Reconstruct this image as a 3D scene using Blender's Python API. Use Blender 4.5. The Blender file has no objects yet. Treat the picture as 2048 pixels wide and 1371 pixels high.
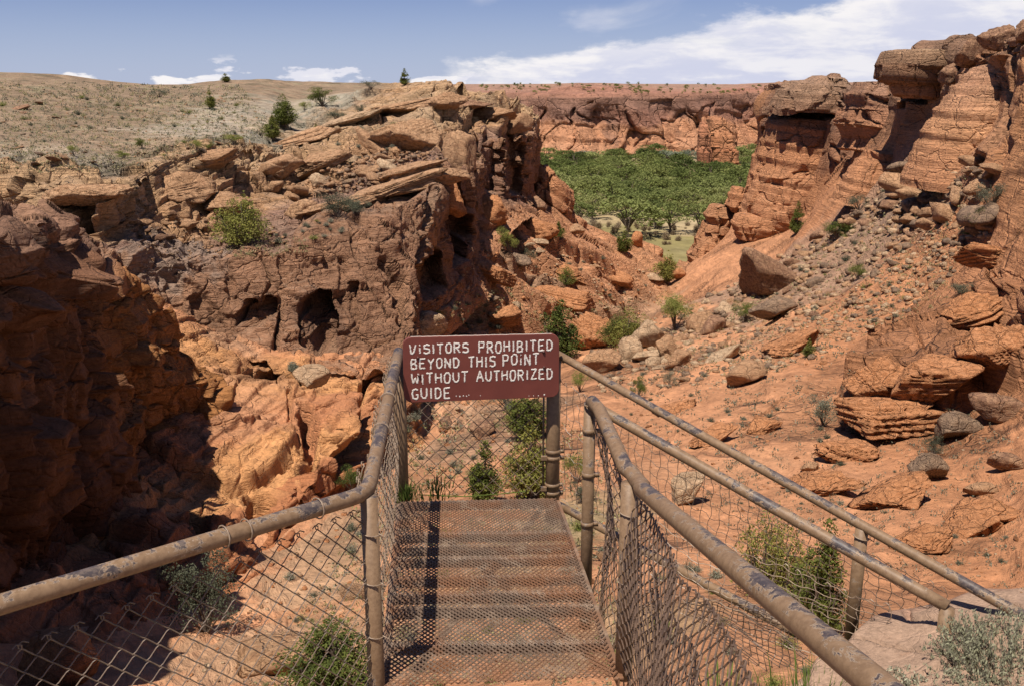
import bpy, math, random, time
T0 = time.time()
import numpy as np
from mathutils import Vector, Matrix, Euler
R_ = math.radians
scn = bpy.context.scene
COL = scn.collection
# ---------------------------------------------------------------- camera
F_PX = 1900.0          # focal length in photograph pixels (photo 2048 wide)
PITCH = R_(15.0)
cam_d = bpy.data.cameras.new('camera')
cam_d.sensor_width = 36.0
cam_d.lens = 36.0 * F_PX / 2048.0
cam_d.clip_start = 0.05
cam_d.clip_end = 20000
cam = bpy.data.objects.new('camera', cam_d)
COL.objects.link(cam)
cam.location = (0, 0, 0)
cam.rotation_euler = (R_(90) - PITCH, 0, 0)
scn.camera = cam
# ---------------------------------------------------------------- sun, sky, exposure
SUN = np.array([-0.20, -0.33, 0.90]); SUN = SUN / np.linalg.norm(SUN)
sun_d = bpy.data.lights.new('sun', 'SUN')
sun_d.energy = 5.0
sun_d.angle = R_(0.53)
sun_d.color = (1.0, 0.94, 0.85)
sun = bpy.data.objects.new('sun', sun_d)
COL.objects.link(sun)
sun.rotation_euler = Vector(SUN).to_track_quat('Z', 'Y').to_euler()
scn.view_settings.view_transform = 'Standard'
scn.view_settings.look = 'None'
scn.view_settings.exposure = 0.38
scn.view_settings.gamma = 1.0
scn.view_settings.use_curve_mapping = False
scn.cycles.max_bounces = 5
scn.cycles.diffuse_bounces = 1
scn.cycles.transparent_max_bounces = 8

world = bpy.data.worlds.new('World')
scn.world = world
world.use_nodes = True
wt = world.node_tree
for n in list(wt.nodes): wt.nodes.remove(n)

class NT:
    """small helper to write node trees"""
    def __init__(s, t): s.t = t
    def n(s, kind, **kw):
        nd = s.t.nodes.new(kind)
        for k, v in kw.items():
            if k.startswith('i_'):
                key = k[2:]
                key = int(key) if key.isdigit() else key.replace('_', ' ')
                if hasattr(v, 'bl_idname') or isinstance(v, bpy.types.NodeSocket): s.t.links.new(v, nd.inputs[key])
                else: nd.inputs[key].default_value = v
            else: setattr(nd, k, v)
        return nd
    def math(s, op, a, b=None, c=None, clamp=False):
        nd = s.t.nodes.new('ShaderNodeMath'); nd.operation = op; nd.use_clamp = clamp
        for i, v in enumerate((a, b, c)):
            if v is None: continue
            if isinstance(v, bpy.types.NodeSocket): s.t.links.new(v, nd.inputs[i])
            else: nd.inputs[i].default_value = v
        return nd.outputs[0]
    def ss(s, v, lo, hi):
        nd = s.t.nodes.new('ShaderNodeMapRange'); nd.interpolation_type = 'SMOOTHSTEP'
        s.t.links.new(v, nd.inputs[0]); nd.inputs[1].default_value = lo; nd.inputs[2].default_value = hi
        return nd.outputs[0]
    def noise(s, vec, scale, detail=4, rough=.55, dist=0.0):
        nd = s.t.nodes.new('ShaderNodeTexNoise')
        if vec is not None: s.t.links.new(vec, nd.inputs['Vector'])
        nd.inputs['Scale'].default_value = scale; nd.inputs['Detail'].default_value = detail
        nd.inputs['Roughness'].default_value = rough; nd.inputs['Distortion'].default_value = dist
        return nd.outputs['Fac']
    def mix(s, fac, a, b, mode='MIX'):
        nd = s.t.nodes.new('ShaderNodeMix'); nd.data_type = 'RGBA'; nd.blend_type = mode
        for key, v in ((0, fac), (6, a), (7, b)):
            if isinstance(v, bpy.types.NodeSocket): s.t.links.new(v, nd.inputs[key])
            else: nd.inputs[key].default_value = v if key == 0 else (*v[:3], 1)
        return nd.outputs[2]
    def link(s, a, b): s.t.links.new(a, b)

def build_sky():
    k = NT(wt)
    tc = k.n('ShaderNodeTexCoord')
    sky = k.n('ShaderNodeTexSky', sky_type='NISHITA', sun_disc=False)
    sky.sun_elevation = math.asin(SUN[2]); sky.sun_rotation = math.atan2(SUN[0], SUN[1])
    sky.altitude = 1700; sky.air_density = 1.0; sky.dust_density = 0.6; sky.ozone_density = 1.6
    sep = k.n('ShaderNodeSeparateXYZ', i_0=tc.outputs['Generated'])
    x, y, z = sep.outputs
    az = k.math('ARCTAN2', x, y)                      # 0 ahead, + right
    el = k.math('ARCSINE', z)
    # cloud layer: project the direction on a plane overhead for the sheet-like bank
    zc = k.math('ADD', k.math('MAXIMUM', z, 0.0), 0.13)
    cx = k.math('DIVIDE', x, zc); cy = k.math('DIVIDE', y, zc)
    pv = k.n('ShaderNodeCombineXYZ', i_0=cx, i_1=cy, i_2=0.0).outputs[0]
    sv = k.n('ShaderNodeCombineXYZ', i_0=k.math('MULTIPLY', az, 1.0), i_1=k.math('MULTIPLY', el, 2.7), i_2=0.3).outputs[0]
    n1 = k.noise(pv, 1.15, 7, .62, .25)
    n2 = k.noise(sv, 9.0, 8, .60, .1)
    # bank: top edge rises to the right
    top = k.math('ADD', k.math('MULTIPLY', az, 0.165), 0.034)        # elevation (rad) of the bank's top
    wob = k.math('MULTIPLY', k.math('SUBTRACT', n2, .5), 0.085)
    d = k.math('SUBTRACT', k.math('ADD', top, wob), el)
    edge = k.ss(d, -0.003, 0.011)
    right = k.ss(k.math('ADD', az, k.math('MULTIPLY', k.math('SUBTRACT', n1, .5), .1)), -0.13, -0.03)
    holes = k.ss(k.math('ADD', n1, k.math('MULTIPLY', d, 4.0)), .34, .56)
    bank = k.math('MULTIPLY', k.math('MULTIPLY', edge, right), k.math('ADD', k.math('MULTIPLY', holes, .24), .74))
    # small cumulus along the horizon
    n3 = k.noise(sv, 15.0, 6, .55, .0)
    low = k.math('SUBTRACT', 1.0, k.ss(el, 0.004, 0.028))
    puffs = k.math('MULTIPLY', k.ss(k.math('ADD', n3, k.math('MULTIPLY', low, .13)), .605, .66), k.math('SUBTRACT', 1.0, k.ss(el, 0.02, 0.034)))
    n4 = k.noise(sv, 5.0, 7, .5, .6)
    wisps = k.math('MULTIPLY', k.math('MULTIPLY', k.ss(n4, .56, .72), .45), k.math('MULTIPLY', right, k.math('SUBTRACT', 1.0, k.ss(el, .05, .12))))
    cov = k.math('MAXIMUM', k.math('MAXIMUM', bank, puffs), wisps, clamp=True)
    # cloud tone: bright tops, lilac-grey body
    crest = k.math('SUBTRACT', 1.0, k.ss(d, 0.0, 0.045))
    tone = k.math('ADD', k.math('MULTIPLY', crest, .45), k.math('MULTIPLY', k.ss(k.math('ADD', k.math('MULTIPLY', k.noise(sv, 11.0, 8, .6, .4), .6), k.math('MULTIPLY', k.noise(pv, 2.0, 6, .6, .3), .4)), .44, .60), .75), clamp=True)
    ccol = k.mix(tone, (9.0, 9.3, 11.4), (13.2, 12.8, 12.9))
    hz = k.math('SUBTRACT', 1.0, k.ss(el, -0.02, 0.13))
    skc0 = k.mix(1.0, sky.outputs[0], (.80, .80, 1.12), 'MULTIPLY')
    skc2 = k.mix(k.math('MULTIPLY', hz, .68), skc0, (6.6, 7.8, 10.8))
    fin = k.mix(cov, skc2, ccol)
    bg = k.n('ShaderNodeBackground', i_Strength=0.055)
    k.link(fin, bg.inputs['Color'])
    out = k.n('ShaderNodeOutputWorld')
    k.link(bg.outputs[0], out.inputs[0])
build_sky()

# ---------------------------------------------------------------- camera geometry
CP, SP = math.cos(PITCH), math.sin(PITCH)
def ray(px, py):
    a = (px - 1024.0) / F_PX; b = (685.5 - py) / F_PX
    return np.stack(np.broadcast_arrays(a, CP + b * SP, -SP + b * CP), -1)
def P(px, py, D):
    r = ray(np.asarray(px, float), np.asarray(py, float))
    return r * (np.asarray(D, float) / r[..., 1])[..., None]
def PZ(px, py, z):
    r = ray(float(px), float(py)); return r * (z / r[2])
def project(p):
    cd = p[..., 1] * CP - p[..., 2] * SP
    up = p[..., 1] * SP + p[..., 2] * CP
    cd = np.where(cd < 1e-3, 1e-3, cd)
    return 1024 + F_PX * p[..., 0] / cd, 685.5 - F_PX * up / cd, cd

# ---------------------------------------------------------------- noise in numpy
def _h(x, y, z, s):
    h = (x.astype(np.uint32) * np.uint32(374761393) + y.astype(np.uint32) * np.uint32(668265263)
         + z.astype(np.uint32) * np.uint32(2246822519) + np.uint32((s * 3266489917) & 0xffffffff))
    h = (h ^ (h >> np.uint32(15))) * np.uint32(2246822519)
    h = (h ^ (h >> np.uint32(13))) * np.uint32(3266489917)
    return h ^ (h >> np.uint32(16))
def hf(x, y, z, s): return _h(x, y, z, s).astype(np.float32) * np.float32(1 / 4294967296.0)
def vnoise(p, s=0):
    """value noise, -1..1"""
    p = np.asarray(p, np.float32); i = np.floor(p); f = p - i; i = i.astype(np.int32)
    u = f * f * f * (f * (f * 6 - 15) + 10)
    X, Y, Z = i[..., 0], i[..., 1], i[..., 2]
    def c(a, b, d): return hf(X + a, Y + b, Z + d, s)
    ux, uy, uz = u[..., 0], u[..., 1], u[..., 2]
    l = lambda a, b, t: a + (b - a) * t
    r = l(l(l(c(0,0,0), c(1,0,0), ux), l(c(0,1,0), c(1,1,0), ux), uy),
          l(l(c(0,0,1), c(1,0,1), ux), l(c(0,1,1), c(1,1,1), ux), uy), uz)
    return r * 2 - 1
def fbm(p, scale, octv=4, s=0, gain=.5, ridged=False, spacing=None):
    """scale = wavelength in metres; octaves finer than the mesh fade out"""
    tot = np.zeros(p.shape[:-1], np.float32); a = 1.0; w = scale; norm = 0
    for o in range(octv):
        v = vnoise(p / w + 17.3 * o, s + o)
        if ridged: v = 1 - 2 * np.abs(v) ** .8
        if spacing is not None: v = v * np.clip(w / (spacing * 3.0) - .5, 0, 1)
        tot += a * v; norm += a; a *= gain; w *= .5
    return tot / norm
def voro(p, s=0):
    """F1, F2-F1, cell hash"""
    p = np.asarray(p, np.float32); i = np.floor(p); f = p - i; i = i.astype(np.int32)
    f1 = np.full(p.shape[:-1], 9., np.float32); f2 = f1.copy(); cid = np.zeros_like(f1)
    for a in (-1, 0, 1):
        for b in (-1, 0, 1):
            for c in (-1, 0, 1):
                X, Y, Z = i[..., 0] + a, i[..., 1] + b, i[..., 2] + c
                h = _h(X, Y, Z, s)
                jx = (h & np.uint32(1023)).astype(np.float32) / 1023.
                jy = ((h >> np.uint32(10)) & np.uint32(1023)).astype(np.float32) / 1023.
                jz = ((h >> np.uint32(20)) & np.uint32(1023)).astype(np.float32) / 1023.
                d = np.sqrt((a + jx - f[..., 0]) ** 2 + (b + jy - f[..., 1]) ** 2 + (c + jz - f[..., 2]) ** 2)
                closer = d < f1
                f2 = np.where(closer, f1, np.minimum(f2, d))
                cid = np.where(closer, ((h * np.uint32(2654435761)) >> np.uint32(8)).astype(np.float32) / 16777216., cid)
                f1 = np.where(closer, d, f1)
    return f1, f2 - f1, cid
def sstep(x, a, b):
    t = np.clip((x - a) / (b - a), 0, 1); return t * t * (3 - 2 * t)
def h1(i, s): return hf(i, i * 0 + 7, i * 0 + 3, s)

# ---------------------------------------------------------------- tagging
def tag(o, label=None, cat=None, group=None, kind=None):
    if label: o['label'] = label
    if cat: o['category'] = cat
    if group: o['group'] = group
    if kind: o['kind'] = kind
    return o
def empty(name, loc, label, cat, group=None, rz=0):
    o = bpy.data.objects.new(name, None); COL.objects.link(o)
    o.empty_display_size = .2
    o.location = loc; o.rotation_euler = (0, 0, rz)
    return tag(o, label, cat, group)
def link(name, me, parent=None, mat=None):
    if mat is not None and len(me.materials) == 0: me.materials.append(mat)
    o = bpy.data.objects.new(name, me); COL.objects.link(o)
    if parent is not None:
        o.parent = parent
        if parent.type == 'EMPTY' or parent.parent is not None or parent.type == 'MESH':
            w = parent.matrix_basis.copy()
            q = parent.parent
            while q is not None: w = q.matrix_basis @ w; q = q.parent
            o.matrix_parent_inverse = w.inverted()
    return o
def mesh_np(name, V, Fq, mat=None, col=None, smooth=False):
    """V (n,3), Fq (m,3 or 4) arrays"""
    V = np.asarray(V, np.float32); Fq = np.asarray(Fq, np.int32)
    me = bpy.data.meshes.new(name)
    k = Fq.shape[1]
    me.vertices.add(len(V)); me.vertices.foreach_set('co', V.ravel())
    me.loops.add(Fq.size); me.loops.foreach_set('vertex_index', Fq.ravel())
    me.polygons.add(len(Fq)); me.polygons.foreach_set('loop_start', np.arange(0, Fq.size, k, dtype=np.int32))
    me.polygons.foreach_set('loop_total', np.full(len(Fq), k, np.int32))
    if smooth: me.polygons.foreach_set('use_smooth', np.ones(len(Fq), bool))
    if col is not None:
        at = me.color_attributes.new('pig', 'FLOAT_COLOR', 'POINT')
        c4 = np.ones((len(V), 4), np.float32); c4[:, :col.shape[1]] = col
        at.data.foreach_set('color', c4.ravel())
    me.update(calc_edges=True); me.validate()
    if mat: me.materials.append(mat)
    return me
class MB:
    """mesh builder: tubes, boxes, any polygons, joined as one mesh"""
    def __init__(s): s.v = []; s.f = []
    def box(s, c, size, rot=None):
        c = Vector(c); n = len(s.v)
        for dx, dy, dz in ((-1,-1,-1),(1,-1,-1),(1,1,-1),(-1,1,-1),(-1,-1,1),(1,-1,1),(1,1,1),(-1,1,1)):
            q = Vector((dx*size[0]/2, dy*size[1]/2, dz*size[2]/2))
            if rot: q = rot @ q
            s.v.append(tuple(c + q))
        for f in ((0,3,2,1),(4,5,6,7),(0,1,5,4),(1,2,6,5),(2,3,7,6),(3,0,4,7)): s.f.append(tuple(n+i for i in f))
    def tube(s, pts, rad, seg=8, cap=True, rads=None):
        pts = [Vector(p) for p in pts]; n0 = len(s.v); N = len(pts)
        d0 = (pts[1] - pts[0]).normalized()
        ref = Vector((0, 0, 1)) if abs(d0.z) < .9 else Vector((1, 0, 0))
        u = d0.cross(ref).normalized()
        for i, p in enumerate(pts):
            d = ((pts[min(i+1, N-1)] - pts[i]).normalized() + (pts[i] - pts[max(i-1, 0)]).normalized())
            d = d.normalized() if d.length > 1e-6 else d0
            u = (u - d * u.dot(d)).normalized(); w = d.cross(u)
            r = rads[i] if rads else rad
            for k in range(seg):
                a = 2 * math.pi * k / seg
                s.v.append(tuple(p + u * (math.cos(a) * r) + w * (math.sin(a) * r)))
        for i in range(N - 1):
            for k in range(seg):
                a, b = n0 + i*seg + k, n0 + i*seg + (k+1) % seg
                s.f.append((a, b, b + seg, a + seg))
        if cap:
            s.f.append(tuple(n0 + k for k in reversed(range(seg))))
            s.f.append(tuple(n0 + (N-1)*seg + k for k in range(seg)))
    def build(s, name, mat, parent=None, smooth=False):
        me = bpy.data.meshes.new(name); me.from_pydata(s.v, [], s.f); me.validate()
        if smooth:
            me.polygons.foreach_set('use_smooth', np.ones(len(me.polygons), bool))
        return link(name, me, parent, mat)

# ---------------------------------------------------------------- materials
def new_mat(name):
    m = bpy.data.materials.new(name); m.use_nodes = True
    for n in list(m.node_tree.nodes): m.node_tree.nodes.remove(n)
    k = NT(m.node_tree); b = k.n('ShaderNodeBsdfPrincipled'); o = k.n('ShaderNodeOutputMaterial')
    k.link(b.outputs[0], o.inputs[0]); b.inputs['Roughness'].default_value = .9
    b.inputs['Specular IOR Level'].default_value = .2
    return m, k, b
def rock_material(name, scale=1.0, bump=.5, lines=.25, attr=True, base=None):
    """sandstone: pigment from the 'pig' colour of the surface, grain, thin bedding lines, fine relief"""
    m, k, b = new_mat(name)
    tc = k.n('ShaderNodeTexCoord')
    pos = tc.outputs['Object']
    rk = 1.0
    if attr:
        an_ = k.n('ShaderNodeAttribute', attribute_name='pig'); colr = an_.outputs['Color']; rk = an_.outputs['Alpha']
    else:
        oi = k.n('ShaderNodeObjectInfo')
        colr = k.mix(oi.outputs['Random'], base[0], base[1])
        mott = k.noise(pos, 2.2 / scale, 5, .6, .4)
        colr = k.mix(k.ss(mott, .42, .62), colr, base[2])
    grain = k.noise(pos, 9.0 / scale, 7, .68, .2)
    blot = k.noise(pos, 1.3 / scale, 5, .62, .5)
    mp = k.n('ShaderNodeMapping', i_Vector=pos, i_Rotation=(R_(9), R_(-13), 0), i_Scale=(.35, .35, 7.0))
    bed = k.noise(mp.outputs[0], 1.6 / scale, 6, .65, .35)
    v = k.math('ADD', k.math('MULTIPLY', k.math('SUBTRACT', grain, .5), 1.35),
               k.math('ADD', k.math('MULTIPLY', k.math('SUBTRACT', blot, .5), .75), k.math('MULTIPLY', k.math('SUBTRACT', bed, .5), lines * 2.4)))
    vv = k.math('ADD', v, 1.0)
    c2 = k.mix(1.0, colr, k.n('ShaderNodeCombineColor', i_0=vv, i_1=vv, i_2=vv).outputs[0], 'MULTIPLY')
    # pale dust and reddish stains
    st = k.ss(k.noise(pos, .55 / scale, 6, .65, .8), .56, .70)
    c3 = k.mix(k.math('MULTIPLY', st, .28), c2, (.36, .17, .09))
    k.link(c3, b.inputs['Base Color'])
    h = k.math('ADD', k.math('MULTIPLY', grain, .55), k.math('ADD', k.math('MULTIPLY', bed, lines * 3.0), k.math('MULTIPLY', k.noise(pos, 28 / scale, 4, .7), .3)))
    # joints: thin warped cracks
    nv = k.n('ShaderNodeTexNoise', i_Vector=pos, i_Scale=1.1 / scale, i_Detail=3.0)
    wv = k.n('ShaderNodeVectorMath', operation='MULTIPLY_ADD'); k.link(nv.outputs['Color'], wv.inputs[0]); wv.inputs[1].default_value = (.9 * scale,) * 3; k.link(pos, wv.inputs[2])
    mp2 = k.n('ShaderNodeMapping', i_Vector=wv.outputs[0], i_Rotation=(R_(14), R_(20), R_(30)), i_Scale=(1, 1, 1.7))
    def crack(sc, w):
        vo = k.n('ShaderNodeTexVoronoi', feature='DISTANCE_TO_EDGE', i_Vector=mp2.outputs[0], i_Scale=sc / scale)
        return k.ss(vo.outputs['Distance'], 0.0, w)
    h = k.math('ADD', k.math('MULTIPLY', h, k.math('ADD', k.math('MULTIPLY', rk, .65), .35)), k.math('MULTIPLY', rk, k.math('ADD', k.math('MULTIPLY', crack(.55, .04), .75), k.math('MULTIPLY', crack(1.7, .06), .28))))
    bp = k.n('ShaderNodeBump', i_Strength=bump, i_Distance=.22 * scale, i_Height=h)
    k.link(bp.outputs[0], b.inputs['Normal'])
    return m
M = {}
M['rock_far'] = rock_material('far sandstone', 12.0, .8, .2)
M['rock_slope'] = rock_material('bedded slope sandstone', 2.2, 1.0, .50)
M['rock_mid'] = rock_material('sandstone', 1.7, 1.0, .40)
M['rock_near'] = rock_material('near sandstone', .9, 1.0, .30)
M['rock_fore'] = rock_material('foreground sandstone', .12, .45, .10)
def stone(name, a, b, c, s=.5): M[name] = rock_material(name, s, 1.0, .32, False, (a, b, c))
stone('stone_tan', (.51, .30, .165), (.44, .25, .135), (.37, .20, .105))
stone('stone_pale', (.56, .39, .24), (.50, .33, .20), (.42, .265, .155))
stone('stone_brown', (.28, .15, .09), (.24, .125, .075), (.39, .22, .125))
stone('stone_grey', (.24, .155, .10), (.20, .13, .088), (.31, .20, .125))
stone('stone_red', (.54, .245, .112), (.52, .23, .10), (.45, .19, .08))
# ================================================================ terrain sheets
# pigments (linear albedo)
TAN = (.55, .345, .19); TAN2 = (.50, .285, .15); BRN = (.36, .19, .108); DBR = (.13, .072, .050)
ORG = (.54, .255, .128); ORG2 = (.51, .230, .110); RED = (.38, .145, .070); SND = (.44, .25, .145)
GRY = (.160, .118, .072); GRN = (.33, .31, .245); PNK = (.47, .32, .25); VAR = (.16, .085, .06); CHS = (.55, .265, .11)

def cr(c, t):
    """Catmull-Rom through control columns: c (n,rows,3), t in 0..n-1"""
    n = c.shape[0]; i = np.clip(np.floor(t).astype(int), 0, n - 2); f = (t - i)[:, None, None]
    p0 = c[np.maximum(i - 1, 0)]; p1 = c[i]; p2 = c[i + 1]; p3 = c[np.minimum(i + 2, n - 1)]
    return .5 * ((2 * p1) + (-p0 + p2) * f + (2*p0 - 5*p1 + 4*p2 - p3) * f**2 + (-p0 + 3*p1 - 3*p2 + p3) * f**3)
def w3(e):
    """control entry -> world point: (px,py,D) or ('z',px,z,D)"""
    if e[0] == 'z':
        r = ray(float(e[1]), 175.); p = r * (e[3] / r[1]); p[2] = e[2]; return p
    if e[0] == 'w': return np.array(e[1:4], float)
    return P(e[0], e[1], e[2])
def lerp_seg(c, counts):
    """subdivide along axis 1 between control rows with given counts"""
    out = []; rid = []
    for r, k in enumerate(counts):
        t = np.arange(k) / k
        out.append(c[:, r][:, None] * (1 - t)[None, :, None] + c[:, r + 1][:, None] * t[None, :, None])
        rid.append(r + t)
    out.append(c[:, -1:]); rid.append(np.array([float(len(counts))]))
    return np.concatenate(out, 1), np.concatenate(rid)
class Sheet:
    def __init__(s, cols, step=2.6, blur=2, colmax=400, dense=.45):
        C = np.array([[w3(e) for e in c] for c in cols])                    # (n,rows,3)
        px, py, cd = project(C)
        px = np.clip(px, -400, 2450); py = np.clip(py, -100, 1500)
        # columns: number of samples from pixel distances between control columns
        dc = np.sqrt((px[1:] - px[:-1]) ** 2 + (py[1:] - py[:-1]) ** 2)
        dc = np.percentile(dc, 80, axis=1); ts = []
        vis = (px > -60) & (px < 2110) & (py > 0) & (py < 1400); cc_ = np.clip(cd, 1, None) * step / F_PX
        wc = np.linalg.norm(C[1:] - C[:-1], axis=2) / (cc_[1:] + cc_[:-1]) * 2 * (vis[1:] & vis[:-1])     # cells if spaced evenly on the ground
        wr = np.linalg.norm(C[:, 1:] - C[:, :-1], axis=2) / (cc_[:, 1:] + cc_[:, :-1]) * 2 * (vis[:, 1:] & vis[:, :-1])
        wc = np.percentile(wc, 75, axis=1); wr = np.percentile(wr, 80, axis=0)
        for i, d in enumerate(dc):
            k = int(np.clip(max(d / step, wc[i] * dense), 6, colmax)); ts.append(i + np.arange(k) / k)
        ts.append(np.array([len(cols) - 1.0])); t = np.concatenate(ts)
        cc = cr(C, t)
        dr = np.sqrt((px[:, 1:] - px[:, :-1]) ** 2 + (py[:, 1:] - py[:, :-1]) ** 2)
        dr = np.percentile(dr, 75, axis=0)
        counts = [int(np.clip(max(d / step, wr[i] * dense), 5, 500)) for i, d in enumerate(dr)]
        s.G, s.rid = lerp_seg(cc, counts)
        s.cid = t
        for _ in range(blur):                                               # soften the control creases
            s.G[:, 1:-1] = (s.G[:, :-2] + 2 * s.G[:, 1:-1] + s.G[:, 2:]) / 4
            s.G[1:-1] = (s.G[:-2] + 2 * s.G[1:-1] + s.G[2:]) / 4
        s.normals()
        s.B = s.G.copy(); s.BN = s.N.copy()
        s.px, s.py, s.cd = project(s.G)
        du = np.linalg.norm(np.gradient(s.G, axis=0), axis=-1); dv = np.linalg.norm(np.gradient(s.G, axis=1), axis=-1)
        s.sp = np.maximum(np.maximum(du, dv) * .8, np.minimum(du, dv)).astype(np.float32)   # metres per cell
        s.rock = np.float32(1.0); s.col = np.zeros_like(s.G, dtype=np.float32); print('sheet', s.G.shape, round(time.time()-T0,1))
    def normals(s):
        du = np.gradient(s.G, axis=0); dv = np.gradient(s.G, axis=1)
        n = np.cross(du, dv); l = np.linalg.norm(n, axis=-1, keepdims=True); n = n / np.maximum(l, 1e-9)
        flip = np.sum(n * s.G, -1, keepdims=True) > 0                       # towards the viewer's side
        # one consistent sign for the whole sheet
        if flip.mean() > .5: n = -n
        s.N = n
    def at(s, px, py):
        d = (s.px - px) ** 2 + (s.py - py) ** 2 + s.cd * .02
        return s.B.reshape(-1, 3)[np.argmin(d)]
    def polyw(s, pts): return np.array([s.at(*q) for q in pts])
    def near(s, pts, reach):
        L = s.polyw(pts if len(pts) > 1 else [pts[0], pts[0]])
        lo = L.min(0) - reach; hi = L.max(0) + reach
        B = s.B.reshape(-1, 3)
        return L, np.nonzero(((B > lo) & (B < hi)).all(1))[0]
    def dist_line(s, L, idx, warp=.0, seed=5, wl=1.5):
        Q = s.B.reshape(-1, 3)[idx]
        if warp: Q = Q + np.stack([fbm(Q, wl, 3, seed + i) for i in range(3)], -1) * warp
        best = np.full(len(Q), 1e9)
        for a, b in zip(L[:-1], L[1:]):
            ab = b - a; tt = np.clip(((Q - a) @ ab) / max(ab @ ab, 1e-9), 0, 1)
            best = np.minimum(best, np.linalg.norm(Q - a - tt[..., None] * ab, axis=-1))
        return best
    def stroke(s, pts, r, depth, warp=None, seed=5, dir=None, sharp=.5):
        """carve (depth>0) or raise a line/blob of radius r metres"""
        warp = r * .6 if warp is None else warp
        L, idx = s.near(pts, r + warp * 1.5)
        if len(idx) == 0: return
        k = 1 - sstep(s.dist_line(L, idx, warp, seed, max(r * 1.2, .3)), r * sharp, r)
        n = -s.BN.reshape(-1, 3)[idx] if dir is None else np.array(dir, float)
        s.G.reshape(-1, 3)[idx] += n * (k * depth)[..., None]
    def cave(s, poly, depth, dir=(0, 1, 0), seed=3, warp=6, soft=5, wl=1.0):
        """recess with the given outline"""
        pa = np.array(poly, float); m = warp * 1.5 + soft
        idx = np.nonzero(((s.px > pa[:, 0].min() - m) & (s.px < pa[:, 0].max() + m) & (s.py > pa[:, 1].min() - m) & (s.py < pa[:, 1].max() + m)).ravel())[0]
        if len(idx) == 0: return
        Bq = s.B.reshape(-1, 3)[idx]
        qx = s.px.ravel()[idx] + fbm(Bq, wl, 3, seed) * warp; qy = s.py.ravel()[idx] + fbm(Bq, wl, 3, seed + 9) * warp
        k = sstep(poly_sd(qx, qy, poly), -soft, soft * .5)
        s.G.reshape(-1, 3)[idx] += np.array(dir, float) * (k * depth)[..., None]
    def paint(s, pts, r, c, amt=1., warp=None, seed=11, soft=.4, speck=.5):
        """a pigment patch with a ragged, speckled edge"""
        warp = r * .6 if warp is None else warp
        L, idx = s.near(pts, r * (1 + soft) + warp * 1.5)
        if len(idx) == 0: return
        Bq = s.B.reshape(-1, 3)[idx]; d = s.dist_line(L, idx, warp, seed, max(r * .7, .5))
        d = d + fbm(Bq, max(r * .18, .25), 3, seed + 3, .7) * r * speck
        k = ((1 - sstep(d, r * (1 - soft), r * (1 + soft))) * amt)[..., None]
        cc = s.col.reshape(-1, 3); cc[idx] = cc[idx] * (1 - k) + np.array(c, np.float32) * k
    def rowcol(s, cs, jit=.35, seed=21, wl=6., coljit=.0):
        """pigments per control row, boundaries broken up by noise"""
        cs = np.array(cs, np.float32)
        rr = s.rid[None, :] + fbm(s.B, wl, 4, seed) * jit * 2
        rr = np.clip(rr, 0, len(cs) - 1.001); i = rr.astype(int); f = sstep(rr - i, .25, .75)[..., None]
        s.col = cs[i] * (1 - f) + cs[i + 1] * f
    def build(s, name, mat, smooth=False):
        n, m = s.G.shape[:2]
        idx = np.arange(n * m).reshape(n, m)
        q = np.stack([idx[:-1, :-1], idx[1:, :-1], idx[1:, 1:], idx[:-1, 1:]], -1).reshape(-1, 4)
        me = mesh_np(name, s.G.reshape(-1, 3), q, mat, np.concatenate([np.clip(s.col, .01, .8).reshape(-1, 3), np.broadcast_to(s.rock, s.px.shape).reshape(-1, 1)], 1), smooth)
        o = link(name, me); tag(o, kind='structure')
        s.normals(); SHEETS.append((s.G.reshape(-1, 3), s.N.reshape(-1, 3)))
        return o
SHEETS = []
def poly_sd(x, y, poly):
    """signed distance in the outline's units, + inside"""
    d = np.full(x.shape, 1e9); ins = np.zeros(x.shape, bool); n = len(poly)
    for i in range(n):
        x0, y0 = poly[i]; x1, y1 = poly[(i + 1) % n]
        ex, ey = x1 - x0, y1 - y0
        t = np.clip(((x - x0) * ex + (y - y0) * ey) / (ex * ex + ey * ey + 1e-9), 0, 1)
        d = np.minimum(d, np.hypot(x - x0 - t * ex, y - y0 - t * ey))
        c = ((y0 > y) != (y1 > y)) & (x < (x1 - x0) * (y - y0) / ((y1 - y0) if y1 != y0 else 1e-9) + x0)
        ins ^= c
    return np.where(ins, d, -d)

def _sel(s, w):
    """flat indices where the weight matters, and the weights"""
    if w is None: return slice(None), 1.0, s.sp.ravel()
    w = (np.asarray(w, np.float32) * np.ones(s.px.shape, np.float32)).ravel(); idx = np.nonzero(w > .01)[0]
    return idx, w[idx], s.sp.ravel()[idx]
def beds(s, h, amp, dip=(.0, .0), seed=1, warp=1.0, wl=8., lat=1.0, terr=.8, sharp=.18, w=None):
    """stair-step bedding: ledges with flat tops and undercut risers"""
    idx, wq, sp = _sel(s, w)
    G = s.G.reshape(-1, 3); p = G[idx]; b = s.B.reshape(-1, 3)[idx]
    zz = b[..., 2] + dip[0] * b[..., 0] + dip[1] * b[..., 1] + fbm(b * np.array([1, 1, .3]), wl, 2, seed, .35) * warp
    t = zz / h; i = np.floor(t).astype(np.int32); f = (t - i).astype(np.float32)
    c = .25 + .5 * h1(i, seed + 3); g = sstep(f, c - sharp, c + sharp)
    thin = np.clip(h / (sp * 3.0) - .6, 0, 1) * wq
    off = (h1(i, seed) * (1 - g) + h1(i + 1, seed) * g) - .5
    nh = s.BN.reshape(-1, 3)[idx].copy(); nh[..., 2] *= .2
    G[idx] = p + np.array([0, 0, 1.]) * ((g - f) * h * terr * thin)[..., None] + nh * (off * amp * lat * thin)[..., None]
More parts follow.
